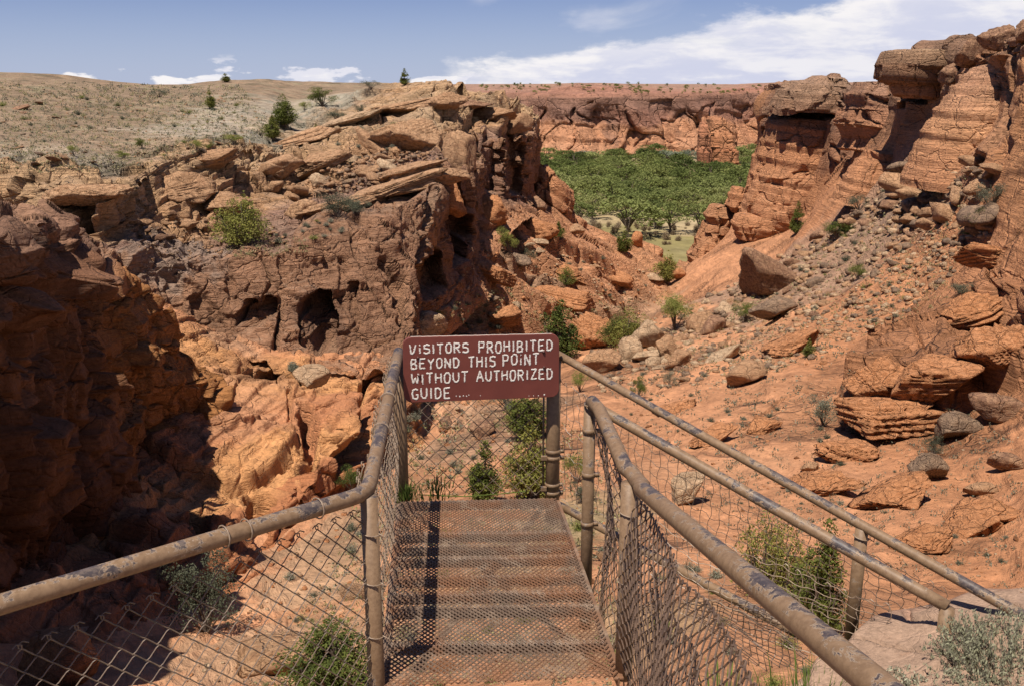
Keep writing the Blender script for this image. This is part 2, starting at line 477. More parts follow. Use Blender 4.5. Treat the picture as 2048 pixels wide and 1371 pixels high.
def blocks(s, size, amp, crack, seed=2, an=(1, 1, .6), width=.10, warp=.25, w=None, rot=0.):
    """jointed blocks: cells pushed in and out, cracks between"""
    idx, wq, sp = _sel(s, w); Bq = s.B.reshape(-1, 3)[idx]; q = Bq
    if rot:
        c_, s_ = math.cos(rot), math.sin(rot)
        q = np.stack([q[..., 0] * c_ - q[..., 2] * s_, q[..., 1], q[..., 0] * s_ + q[..., 2] * c_], -1)
    q = q / (np.array(an) * size) + np.stack([fbm(Bq, size * 1.2, 2, seed + i) for i in range(3)], -1) * warp
    f1, e, cid = voro(q, seed)
    k = np.clip(size / (sp * 4) - .3, 0, 1) * wq
    d = (cid - .5) * amp * sstep(e, 0, width * 1.5) - (1 - sstep(e, 0, width)) * crack
    s.G.reshape(-1, 3)[idx] += s.BN.reshape(-1, 3)[idx] * (d * k)[..., None]
def rough(s, scale, amp, octv=5, seed=31, ridged=False, gain=.5, w=None):
    idx, wq, sp = _sel(s, w); Bq = s.B.reshape(-1, 3)[idx]
    v = fbm(Bq, scale, octv, seed, gain, ridged, sp) * wq
    s.G.reshape(-1, 3)[idx] += s.BN.reshape(-1, 3)[idx] * (v * amp)[..., None]
def jitter_col(s, wl=3., amt=.18, seed=77):
    v = fbm(s.B, wl, 4, seed, .6); v2 = fbm(s.B, wl * .23, 3, seed + 5, .6)
    s.col = s.col * (1 + amt * (v + .7 * v2))[..., None]
def slope_dust(s, lo, hi, c, amt=.6, seed=81, wl=2.):
    """loose soil lies where the surface is flat enough to hold it"""
    s.normals(); nz = np.abs(s.N[..., 2])
    k = sstep(nz + .15 * fbm(s.B, wl, 3, seed), lo, hi) * amt
    s.col = s.col * (1 - k[..., None]) + np.array(c, np.float32) * k[..., None]

# ---------------------------------------------------------------- valley floor and far mesa
def valley_floor():
    xs = np.concatenate([np.linspace(-3000, -250, 12), np.linspace(-200, 320, 180), np.linspace(400, 3000, 12)])
    ys = np.concatenate([np.linspace(-1500, 130, 10), np.geomspace(150, 760, 190), np.linspace(900, 6000, 10)])
    X, Y = np.meshgrid(xs, ys, indexing='ij'); Pq = np.stack([X, Y, X * 0], -1)
    Z = -41.2 + fbm(Pq, 60, 4, 5) * 0.8 + fbm(Pq, 6, 3, 6) * .12
    V = np.stack([X, Y, Z], -1)
    n1 = fbm(Pq, 28, 4, 8); n2 = fbm(Pq, 5, 4, 9)
    c = np.array((.215, .172, .068)) * np.ones_like(V)
    k = sstep(n2 + .5 * n1, .0, .45)[..., None]; c = c * (1 - k) + np.array((.31, .25, .125)) * k
    k = sstep(n1 - .35 * n2 + (Y - 255) / 400, .30, .5)[..., None]; c = c * (1 - .45 * k) + np.array((.40, .28, .18)) * .45 * k
    k = (sstep(Y, 268, 262) if False else (1 - sstep(Y + 10 * n1, 255, 275)))[..., None] * .7
    c = c * (1 - k) + np.array((.20, .165, .068)) * k
    n, m = X.shape; idx = np.arange(n * m).reshape(n, m)
    q = np.stack([idx[:-1, :-1], idx[1:, :-1], idx[1:, 1:], idx[:-1, 1:]], -1).reshape(-1, 4)
    mt, k_, b = new_mat('meadow')
    pos = k_.n('ShaderNodeTexCoord').outputs['Object']
    g = k_.noise(pos, .16, 9, .75); att = k_.n('ShaderNodeAttribute', attribute_name='pig').outputs['Color']
    vv = k_.math('ADD', k_.math('MULTIPLY', k_.math('SUBTRACT', g, .5), 1.6), 1.0)
    k_.link(k_.mix(1.0, att, k_.n('ShaderNodeCombineColor', i_0=vv, i_1=vv, i_2=vv).outputs[0], 'MULTIPLY'), b.inputs['Base Color'])
    o = link('valley_floor', mesh_np('valley_floor', V.reshape(-1, 3), q, mt, c.reshape(-1, 3))); tag(o, kind='structure')
valley_floor()

def far_mesa():
    # rows: horizon, plateau, plateau front, rim ledge top, rim, varnish foot, mid, base, talus foot
    cols = []
    def c(px, sky, rim, Dr, base=305, Db=None, mid=None):
        Db = Db or Dr - 22
        cols.append([('z', px, 4, 7000), ('z', px, 5.5, Dr * 2.2), (px, sky, Dr * 1.25), (px, sky + 9, Dr * 1.08), (px, rim - 6, Dr + 12), (px, rim + 4, Dr),
                     (px, rim + 34, Dr - 3), (px, (rim + base) / 2 + 14, Dr - 10), (px, base, Db), ('z', px, -44, Db - 8)])
    c(-3500, 168, 190, 900); c(-800, 170, 190, 800); c(300, 172, 190, 720)
    c(850, 175, 192, 660); c(960, 176, 190, 640); c(1040, 172, 190, 625); c(1100, 170, 192, 600); c(1150, 167, 196, 592)
    c(1200, 166, 194, 600); c(1250, 168, 190, 610); c(1300, 172, 190, 620); c(1350, 174, 192, 632); c(1400, 174, 190, 640, 300)
    c(1450, 170, 188, 668, 296); c(1500, 168, 184, 690, 294); c(1560, 166, 184, 690, 296); c(1650, 165, 180, 670); c(1800, 166, 180, 640); c(2100, 168, 182, 620)
    c(3200, 168, 185, 700); c(6000, 168, 185, 900)
    s = Sheet(cols, 1.7, colmax=80)
    s.rowcol([(.36,.22,.15)]*2 + [(.37,.21,.14), (.40,.20,.13), (.36,.16,.10), (.33,.15,.09), (.27,.115,.07), ORG2, ORG, (.45,.22,.12)], .35, wl=40)
    w = ((s.rid > 4.6) & (s.rid < 8.2)).astype(np.float32)[None, :] * np.ones_like(s.px)
    wl = sstep(s.rid, 5.2, 6.0)[None, :] * (1 - sstep(s.rid, 8.0, 8.6))[None, :]
    # buttresses and alcoves: vertical flutes that vary along the wall
    q = s.B * np.array([1, 1, .22]) + np.stack([s.B[..., 2] * .55, s.B[..., 2] * 0, s.B[..., 2] * 0], -1)
    fl = fbm(q, 46, 5, 3, .55, True, s.sp); s.G = s.G - np.array([0, 1., 0]) * (fl * 11 * wl)[..., None]
    fl2 = fbm(q * np.array([1, 1, 1.6]), 15, 4, 13, .55, False, s.sp); s.G = s.G - np.array([0, 1., 0]) * (fl2 * 5 * wl)[..., None]
    f1, e, cid = voro(s.B / np.array([24, 24, 34.]) + fbm(s.B, 20, 2, 5)[..., None] * .4, 4)
    s.G = s.G - np.array([0, 1., 0]) * (((cid - .5) * 6 - (1 - sstep(e, 0, .09)) * 2.5) * wl)[..., None]
    # alcoves under the rim
    for poly, d in (([(1165, 244), (1185, 236), (1232, 236), (1240, 246), (1180, 249)],2), ([(1300, 205), (1345, 200), (1350, 225), (1325, 255), (1300, 240)],3),
                    ([(1402, 215), (1430, 205), (1415, 245), (1398, 258), (1392, 240)],4), ([(1075, 215), (1090, 212), (1092, 250), (1076, 255)],3),
                    ([(1140, 225), (1150, 215), (1147, 250), (1141, 252)],4), ([(1470, 215), (1530, 205), (1530, 225), (1500, 235)],2),
                    ([(1240, 300), (1262, 262), (1275, 262), (1262, 305)], 5)):
        s.cave(poly, d, soft=2.5, warp=4, wl=14, seed=int(d))
    beds(s, 3.2, 3.4, (0, 0), 4, 1.2, 60, terr=.9, sharp=.12, w=(s.rid < 5.2)[None, :]); beds(s, 5.0, 2.2, (.1, 0), 5, 3.0, 50, terr=.2, sharp=.12, w=wl)
    rough(s, 7, 1.1, 4, 19, True, .55, w=wl)
    rough(s, 22, 1.3, 5, 9, w=(s.rid > 2)[None, :])
    # desert varnish running down the wall from the rim
    st = fbm(s.B * np.array([1, 1, .10]), 12, 4, 41, .6) ; reach = -6 - 12 * (.5 + .8 * fbm(s.B * np.array([1, 1, 0]), 34, 3, 42)) 
    k = sstep(s.B[..., 2], reach - 5 + 7 * st, reach + 3 + 7 * st) * sstep(s.rid, 4.7, 5.2)[None, :] * .6
    s.col = s.col * (1 - k[..., None]) + np.array(VAR, np.float32) * k[..., None]
    k = sstep(st + .35 * fbm(s.B, 30, 3, 52), .18, .42) * wl * .6
    s.col = s.col * (1 - k[..., None]) + np.array((.20, .10, .065), np.float32) * k[..., None]
    s.col = s.col * .8 + np.array((.30, .20, .15)) * .2  # slight distance haze blended into the rock colours
    jitter_col(s, 9, .22)
    s.build('far_mesa', M['rock_far'])
    return s
S_FAR = far_mesa()

# ---------------------------------------------------------------- left hill, ledges and brown wall
def left_side():
    C = []
    def c(*r): C.append([('z', r[0][0], r[0][1], r[0][2])] + list(r[1:]))
    #  behind, skyline, hill mid, hill foot, upper rim, upper foot, bench, wall rim, wall foot, below
    c((-900, -6, 260), (-900,135,120), (-800,240,75), (-700,325,50), (-700,345,44), (-650,430,42), (-620,450,40), (-600,470,38), (-580,600,36), (-560,760,34))
    c((-250, -4, 240), (-250,140,125), (-250,240,80), (-250,325,55), (-250,342,48), (-230,430,45), (-220,450,42), (-200,480,40), (-180,620,38), (-160,760,36))
    c((0, -3, 240), (0,146,130), (0,240,88), (0,335,58), (0,348,52), (20,440,48), (30,470,44), (60,500,42), (80,640,40), (120,760,38))
    c((80, -3, 240), (80,150,132), (80,245,90), (75,342,57), (80,356,49), (85,450,46.5), (110,480,44), (150,505,42.5), (170,640,40.5), (200,750,38.5))
    c((150, -3, 240), (150,155,135), (150,250,92), (150,345,58), (150,362,48), (150,468,46.5), (180,492,44), (220,510,43), (250,640,41), (280,740,39))
    c((280, -3, 250), (280,170,140), (280,245,98), (240,340,66), (235,372,50), (250,468,48), (290,485,47), (310,525,46), (340,630,44), (350,720,42))
    c((330, -3, 250), (340,172,142), (330,240,102), (300,318,72), (310,330,62), (320,448,56), (345,478,50), (370,522,47), (390,645,44.6), (400,725,42))
    c((400, -3, 250), (400,166,150), (400,230,110), (400,296,80), (405,306,69), (405,440,60), (410,472,54), (430,518,48), (430,662,45), (430,735,42))
    c((460, -2, 260), (460,158,156), (460,222,118), (450,287,86), (465,298,75), (470,420,63), (465,462,55.5), (490,512,48.5), (485,675,45), (485,740,42))
    c((520, -2, 260), (520,157,160), (520,215,125), (500,278,92), (520,287,82), (520,400,66), (520,452,57), (540,508,49), (540,682,45), (540,745,42))
    c((600, -2, 270), (600,160,168), (570,205,138), (560,250,110), (590,262,98), (590,360,73), (590,430,60), (600,500,50), (595,690,45.6), (595,745,42.5))
    c((660, -2, 270), (660,162,170), (620,195,148), (610,222,122), (655,238,107), (650,330,80), (650,408,64), (660,485,51.5), (650,692,46.2), (650,745,43))
    c((740, -2, 270), (740,164,172), (690,183,152), (700,190,132), (745,215,108), (735,290,88), (740,372,70), (760,440,54), (735,695,47), (740,750,44))
    c((800, -2, 260), (800,166,168), (750,178,148), (770,180,130), (815,213,106), (800,285,90), (800,352,74), (815,395,58), (785,692,47.8), (790,760,44.5))
    c((840, -2, 250), (838,168,160), (820,172,146), (835,173,128), (870,215,104), (850,285,91), (850,338,76), (868,362,63), (822,690,48.6), (820,770,45.5))
    c((880, -3, 240), (880,169,150), (872,170,140), (880,172,124), (905,222,103), (885,290,92), (890,325,80), (915,345,69), (850,600,58), (860,720,54))
    c((910, -4, 230), (910,174,146), (905,176,138), (912,180,124), (918,215,106), (895,295,95), (915,322,84), (940,338,74), (905,530,67), (930,640,64))
    c((940, -5, 230), (935,182,142), (932,184,136), (938,190,126), (940,240,113), (915,310,99), (925,338,90), (946,352,83), (952,510,78), (990,580,75))
    c((975, -6, 230), (965,186,140), (968,188,135), (972,192,128), (978,235,118), (960,260,110), (958,290,105), (958,310,101), (950,440,96), (1000,500,92))
    c((1010, -7, 230), (1000,192,140), (1003,194,136), (1008,198,131), (1018,232,124), (1006,252,116), (1002,262,113), (1003,275,111), (990,405,107), (1040,450,103))
    c((1045, -8, 230), (1035,203,146), (1040,206,143), (1045,212,139), (1050,228,134), (1050,240,131), (1052,252,129), (1054,265,127), (1045,395,124), (1080,430,121))
    c((1072, -9, 230), (1060,220,150), (1066,224,148), (1070,228,147), (1074,236,146), (1075,246,145), (1076,256,144), (1077,268,143), (1062,385,142), (1090,420,140))
    c((1060, -12, 235), (1050,235,165), (1055,238,164), (1058,240,163), (1060,245,162), (1062,255,161), (1062,265,160), (1062,285,159), (1050,360,158), (1070,400,156))
    c((900, -14, 245), (900,240,200), (905,240,199), (910,245,198), (912,250,197), (912,260,196), (912,270,195), (912,290,194), (900,330,192), (900,370,190))
    s = Sheet(C, 2.6, blur=2, dense=.8)
    s.rowcol([GRY, GRY, GRY, (.25,.18,.115), TAN, TAN2, (.33,.19,.13), (.36,.19,.108), (.33,.17,.095), ORG], .22, wl=9)
    r = s.rid[None, :] * np.ones_like(s.px)
    lx = sstep(s.px + 14 * fbm(s.B, 6, 3, 61), 745, 800)
    hill = (1 - sstep(r + .3 * fbm(s.B, 12, 3, 6), 2.9, 3.3)) * (1 - lx * sstep(r, .9, 1.2))
    wall = sstep(r, 6.8, 7.1); ledg = np.maximum(sstep(r, 2.7, 3.2), lx * sstep(r, .9, 1.3)) * (1 - wall)
    k_ = (lx * sstep(r, .8, 1.1) * (1 - sstep(r, 3.2, 3.6)))[..., None]; s.col = s.col * (1 - k_) + np.array(TAN) * k_
    right = sstep(s.px, 520, 600)
    # greenish clay at the hill's right foot
    s.paint([(600, 215), (520, 250), (440, 268)], 8, GRN, .7); s.paint([(120, 320), (20, 330)], 5, GRN, .35)
    # big landform relief
    rough(s, 14, .9, 4, 3, w=ledg); rough(s, 9, .55, 5, 4, w=wall)
    rough(s, 30, 1.2, 4, 5, w=hill * sstep(r, 1.0, 2.0)); rough(s, 4, .16, 4, 8, w=hill); rough(s, 30, .5, 4, 15, w=hill)
    # ledges dip to the left
    w = ledg * (.35 + .65 * right)
    beds(s, 2.0, 2.0, (-.15, -.07), 11, .5, 30, w=np.clip(w, 0, 1), sharp=.10, terr=.9)
    beds(s, .9, 1.0, (-.15, -.07), 13, .35, 22, w=np.clip(w, 0, 1), sharp=.12, terr=.9)
    beds(s, .45, .35, (-.15, -.07), 12, .2, 9, w=np.clip(ledg + .25 * wall, 0, 1), sharp=.14, terr=.8)
    beds(s, 1.6, .9, (-.02, 0), 14, .6, 8, w=wall * .45, sharp=.2, terr=.4)
    blocks(s, 4.2, 1.1, .8, 5, (1.5, 1.5, .8), .06, .25, w=ledg); blocks(s, 1.5, .45, .3, 6, (1.4, 1.4, .7), .08, .3, w=ledg)
    blocks(s, 5.0, .9, .4, 7, (.9, 1, 1.4), .035, .35, w=wall); blocks(s, 1.5, .30, .16, 8, (1.3, 1, .8), .06, .3, w=wall); beds(s, .32, .22, (-.04, 0), 9, .4, 7, w=wall, sharp=.15, terr=.3)
    rough(s, .9, .13, 3, 27, True, .55, w=wall)
    rough(s, 2.2, .45, 5, 17, gain=.55, w=wall); rough(s, 1.6, .25, 4, 18, w=ledg)
    # features seen in the photograph
    for poly, d in (([(468,632),(490,606),(560,600),(552,622),(500,668),(470,658)], 1.9),      # two caves at the foot of the brown wall
                    ([(600,612),(640,584),(662,590),(675,630),(670,690),(630,688),(622,640)], 2.4),
                    ([(698,570),(716,572),(712,600),(720,650),(704,640),(700,600)], .7),
                    ([(100,392),(200,388),(190,425),(160,460),(110,430)], 2.6), ([(200,455),(270,440),(285,470),(262,500),(205,492)], 1.8),
                    ([(330,365),(355,358),(352,395),(336,400)], 1.2), ([(378,340),(420,335),(418,358),(390,356)], 1.5), ([(350,405),(400,398),(480,400),(478,412),(400,418)], 1.0),
                    ([(445,405),(475,402),(480,418),(455,422)], 1.6),
                    ([(905,340),(925,345),(935,470),(925,520),(902,530),(908,440)], 3.5), ([(835,540),(870,500),(888,520),(880,590),(850,600)], 3.0),
                    ([(760,265),(850,255),(848,268),(790,280),(760,278)], 1.6), ([(560,345),(640,338),(630,352),(570,356)], .7),
                    ([(975,240),(1000,240),(1002,330),(992,395),(972,380),(962,300)], 3.2), ([(1018,235),(1048,230),(1052,300),(1050,390),(1012,385),(1008,300)], 3.4),
                    ([(900,190),(925,185),(930,200),(905,205)], 2.0), ([(870,172),(885,170),(885,205),(872,205)], 1.2)):
        s.cave(poly, d, (-.45, .9, 0) if poly[0][0] > 820 else (0, 1, 0), soft=3.5, warp=9, wl=1.6, seed=int(poly[0][0]))
    for pts, rr, d in (([(770,520),(800,560),(812,640)], .5, 1.2), ([(455,505),(460,560),(470,600)], .3, .6), ([(565,520),(575,570)], .3, .7), ([(640,500),(655,530)], .25, .5),
                       ([(400,590),(415,640)], .4, .8), ([(350,545),(365,620)], .4, .7), ([(550,275),(580,320)], .5, 1.6), ([(640,250),(655,290)], .45, 1.3), ([(655,230),(690,300),(700,330)], .3, .8),
                       ([(900,230),(910,330)], .6, 1.6), ([(955,215),(958,300)], .7, 2.0), ([(860,380),(855,470),(840,540)], .5, 1.2), ([(1003,230),(1000,380)], .7, 2.2), ([(685,520),(690,600)], .3, .6)):
        s.stroke(pts, rr, d * (.45 if rr < .45 else .8), seed=int(pts[0][0]))
    # pigments
    s.paint([(700,440),(830,420),(840,520),(760,600),(600,560)], 3.2, (.30, .155, .088), .6)
    s.paint([(860,395),(870,440)], 1.6, (.36, .22, .14), .7); s.paint([(870,480),(865,540)], 1.3, CHS, .8)
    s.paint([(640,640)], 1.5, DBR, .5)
    s.paint([(350,470),(420,480),(300,500)], 2.2, (.34, .24, .18), .8)
    s.paint([(820,180),(700,210),(620,250)], 6, TAN, .6); s.paint([(1000,195),(900,175),(780,185)], 5, TAN2, .5)
    s.paint([(850,245),(780,250)], 2.5, (.45, .31, .19), .6)
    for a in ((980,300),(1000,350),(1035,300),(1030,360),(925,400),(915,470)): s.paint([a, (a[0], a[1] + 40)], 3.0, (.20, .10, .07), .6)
    slope_dust(s, .90, .98, (.38, .25, .165), .35)
    mottled = fbm(s.B, 1.1, 3, 63, .7); s.col *= (1 + .35 * hill * mottled)[..., None]  # random tone mottling of the hill soil, then olive patches
    k = hill * sstep(fbm(s.B, 2.6, 4, 64, .65), .12, .5) * .55; s.col = s.col * (1 - k[..., None]) + np.array((.23, .20, .12), np.float32) * k[..., None]
    s.rock = np.clip(1 - .85 * hill, 0, 1).astype(np.float32)
    jitter_col(s, 3, .2)
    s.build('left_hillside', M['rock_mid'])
    return s
S_LEFT = left_side()

# ---------------------------------------------------------------- the lit red shelf below the brown wall
def shelf():
    C = [
     [(-60,640,40),(-60,760,34),(-60,900,27),(-60,1080,20),(-60,1220,15.8),(-50,1380,13.2),(-40,1520,12)],
     [(60,640,41),(60,760,35),(60,900,28),(60,1060,21.5),(80,1200,16.5),(80,1380,13.6),(80,1520,12.5)],
     [(160,640,42),(160,760,36),(150,900,29),(150,1050,22.5),(160,1210,17.5),(190,1350,14.6),(200,1500,13.5)],
     [(240,630,42.5),(240,755,36.5),(230,890,29.5),(235,1010,24.5),(240,1120,20),(255,1270,17),(260,1400,15.8)],
     [(330,620,43),(330,750,37),(320,880,30),(320,980,26),(320,1070,22),(330,1200,19.5),(340,1330,18)],
     [(430,660,44.4),(440,750,38),(430,870,32),(430,960,28),(440,1045,24),(450,1190,21),(450,1300,19)],
     [(540,682,45),(550,760,39.5),(540,860,34),(530,940,30),(530,1020,26.5),(520,1165,23),(520,1250,21)],
     [(640,690,45.8),(660,760,41),(640,840,36),(620,900,32),(610,955,29),(585,1070,26.5),(590,1150,24)],
     [(700,690,46.4),(715,760,41.6),(700,830,37),(670,890,33.6),(650,930,31),(635,1010,29),(640,1080,28)],
     [(745,690,47),(760,750,43),(755,830,39),(720,890,36),(700,925,34),(690,965,32.6),(695,1020,31.8)],
     [(790,695,48),(810,750,45),(800,830,42),(770,900,39),(750,935,37.5),(740,965,36.4),(745,1010,35.8)],
     [(840,720,49.5),(860,790,47.5),(850,850,45),(830,900,43),(815,930,42),(810,960,41.5),(815,1000,41)]]
    s = Sheet(C, 2.4, blur=3)
    s.rowcol([ORG2, CHS, (.44,.185,.085), CHS, (.40,.16,.07), (.38,.15,.065), ORG2], .3, wl=5)
    rough(s, 7, .9, 4, 3); rough(s, 3, .22, 5, 13, True, .5)
    cl = sstep(s.px, 180, 300)
    blocks(s, 4.6, .8, .35, 15, (1, 1.3, 1.0), .05, .35, rot=.6); blocks(s, 1.7, .22, .14, 16, (1.1, 1, .9), .07, .3, rot=.7)
    beds(s, .5, .30, (-.45, .15), 21, .4, 5, sharp=.14, terr=.35); beds(s, .2, .10, (-.4, .1), 22, .2, 3, sharp=.2, terr=.4)
    rough(s, .9, .16, 4, 19, gain=.6)
    for poly, d in (([(490,750),(530,742),(560,748),(548,762),(515,765)], 1.6), ([(484,742),(496,718),(528,720),(552,745),(520,764),(500,760)], 1.5), ([(600,905),(612,900),(616,960),(604,985)], 1.0)):
        s.cave(poly, d, (0, .9, -.3), soft=3, warp=5, wl=.8, seed=int(poly[0][0]))
    for pts, rr, d in (([(705,745),(742,800),(700,900),(672,935)], .55, 2.0), ([(610,830),(620,880),(612,960)], .4, 1.4), ([(520,970),(530,1040),(540,1100)], .4, 1.2),
                       ([(745,720),(725,765)], .35, .9), ([(395,1000),(410,1060)], .35, .9), ([(440,740),(520,730)], .2, .4), ([(560,930),(640,870)], .2, .4)):
        s.stroke(pts, rr, d, seed=int(pts[0][0]))
    s.paint([(520,770),(440,800),(470,860)], 2.0, (.50, .25, .13), .6)
    s.paint([(480,695),(450,690)], 1.2, SND, .7); s.paint([(760,700),(780,720)], 1.5, ORG, .6)
    jitter_col(s, 2, .2)
    s.rock = np.clip(.35 + .5 * sstep(fbm(s.B, 4, 3, 93), -.1, .3), 0, 1).astype(np.float32)
    s.build('red_rock_shelf', M['rock_near'])
    return s
S_SHELF = shelf()

# ---------------------------------------------------------------- near left wall, in shade
def near_wall():
    C = []
    def c(back, *r): C.append([('z', back[0], back[1] - 1.5, back[2] * 1.0)] + list(r))
    def col(px, py, D, ff):
        p = P(px, py, D)
        bx = px - 420; C.append([('w', p[0] - 12, p[1] + 3, p[2] - 2.5), ('w', p[0] - 5, p[1] + 1.2, p[2] - .1), (px - 30, py - 2, D + .4), (px, py + 12, D - .3)] + ff)
    col(-700, 600, 7, [(-690,700,6.9), (-700,900,6.9), (-700,1300,7), (-690,1700,7.2)])
    col(-250, 530, 11, [(-230,640,10.6), (-250,850,10.6), (-250,1050,10.8), (-230,1300,11.2)])
    col(-60, 495, 14, [(-40,600,13.6), (-60,800,13.6), (-50,980,13.8), (-40,1230,14.2)])
    col(30, 462, 17, [(50,560,16.4), (20,750,16.4), (30,950,16.4), (40,1170,17)])
    col(105, 432, 21, [(125,520,20.2), (100,700,20), (105,900,20), (130,1100,20.6)])
    col(165, 455, 24.5, [(190,540,23.5), (170,700,23.2), (180,850,23.2), (205,1030,23.6)])
    col(215, 530, 27.5, [(232,620,26.6), (232,720,26.3), (235,830,26.2), (248,970,26.6)])
    col(282, 562, 30.5, [(300,640,29.7), (305,720,29.3), (290,800,29.2), (300,918,29.4)])
    col(340, 612, 32.8, [(362,700,32), (370,770,31.6), (355,830,31.4), (372,900,31.6)])
    col(378, 690, 34, [(410,760,33.4), (425,800,33), (422,835,32.8), (428,865,32.9)])
    col(410, 790, 36, [(425,810,35.5), (430,830,35.2), (430,845,35), (432,858,35)])
    s = Sheet(C, 2.6, blur=3)
    s.rowcol([BRN, (.30,.17,.11), (.30,.165,.10), (.25,.135,.085), (.20,.095,.052), (.20,.09,.045), (.20,.09,.045), (.20,.09,.045)], .25, wl=3)  # lower rows darker: the cliff's deep shade is put into the pigment
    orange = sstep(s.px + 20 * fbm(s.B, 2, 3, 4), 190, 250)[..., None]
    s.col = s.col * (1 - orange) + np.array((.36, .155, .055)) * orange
    rough(s, 5, .9, 4, 3); rough(s, 2.4, .45, 5, 13, True, .55)
    blocks(s, 3.0, .9, .7, 25, (.9, 1.2, 1.4), .08, .5); blocks(s, 1.0, .3, .25, 26, (1, 1, 1.2), .1, .4)
    beds(s, .5, .35, (.2, .1), 27, .4, 3, sharp=.15, terr=.5)
    rough(s, .7, .12, 4, 19, gain=.6)
    for pts, rr, d in (([(150,440),(175,520),(190,640),(170,760)], .9, 2.2), ([(40,520),(60,600),(50,700)], .5, 1.3), ([(215,560),(225,640)], .5, 1.4), ([(330,640),(335,720)], .4, 1.0), ([(130,560),(110,660)], .4, -.8), ([(265,640),(270,720)], .4, -.7)):
        s.stroke(pts, rr, d, seed=int(pts[0][0]))
    jitter_col(s, 2, .2)
    s.rock = np.clip(.35 + .5 * sstep(fbm(s.B, 4, 3, 93), -.1, .3), 0, 1).astype(np.float32)
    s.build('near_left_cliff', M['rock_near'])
    return s
S_WALL = near_wall()

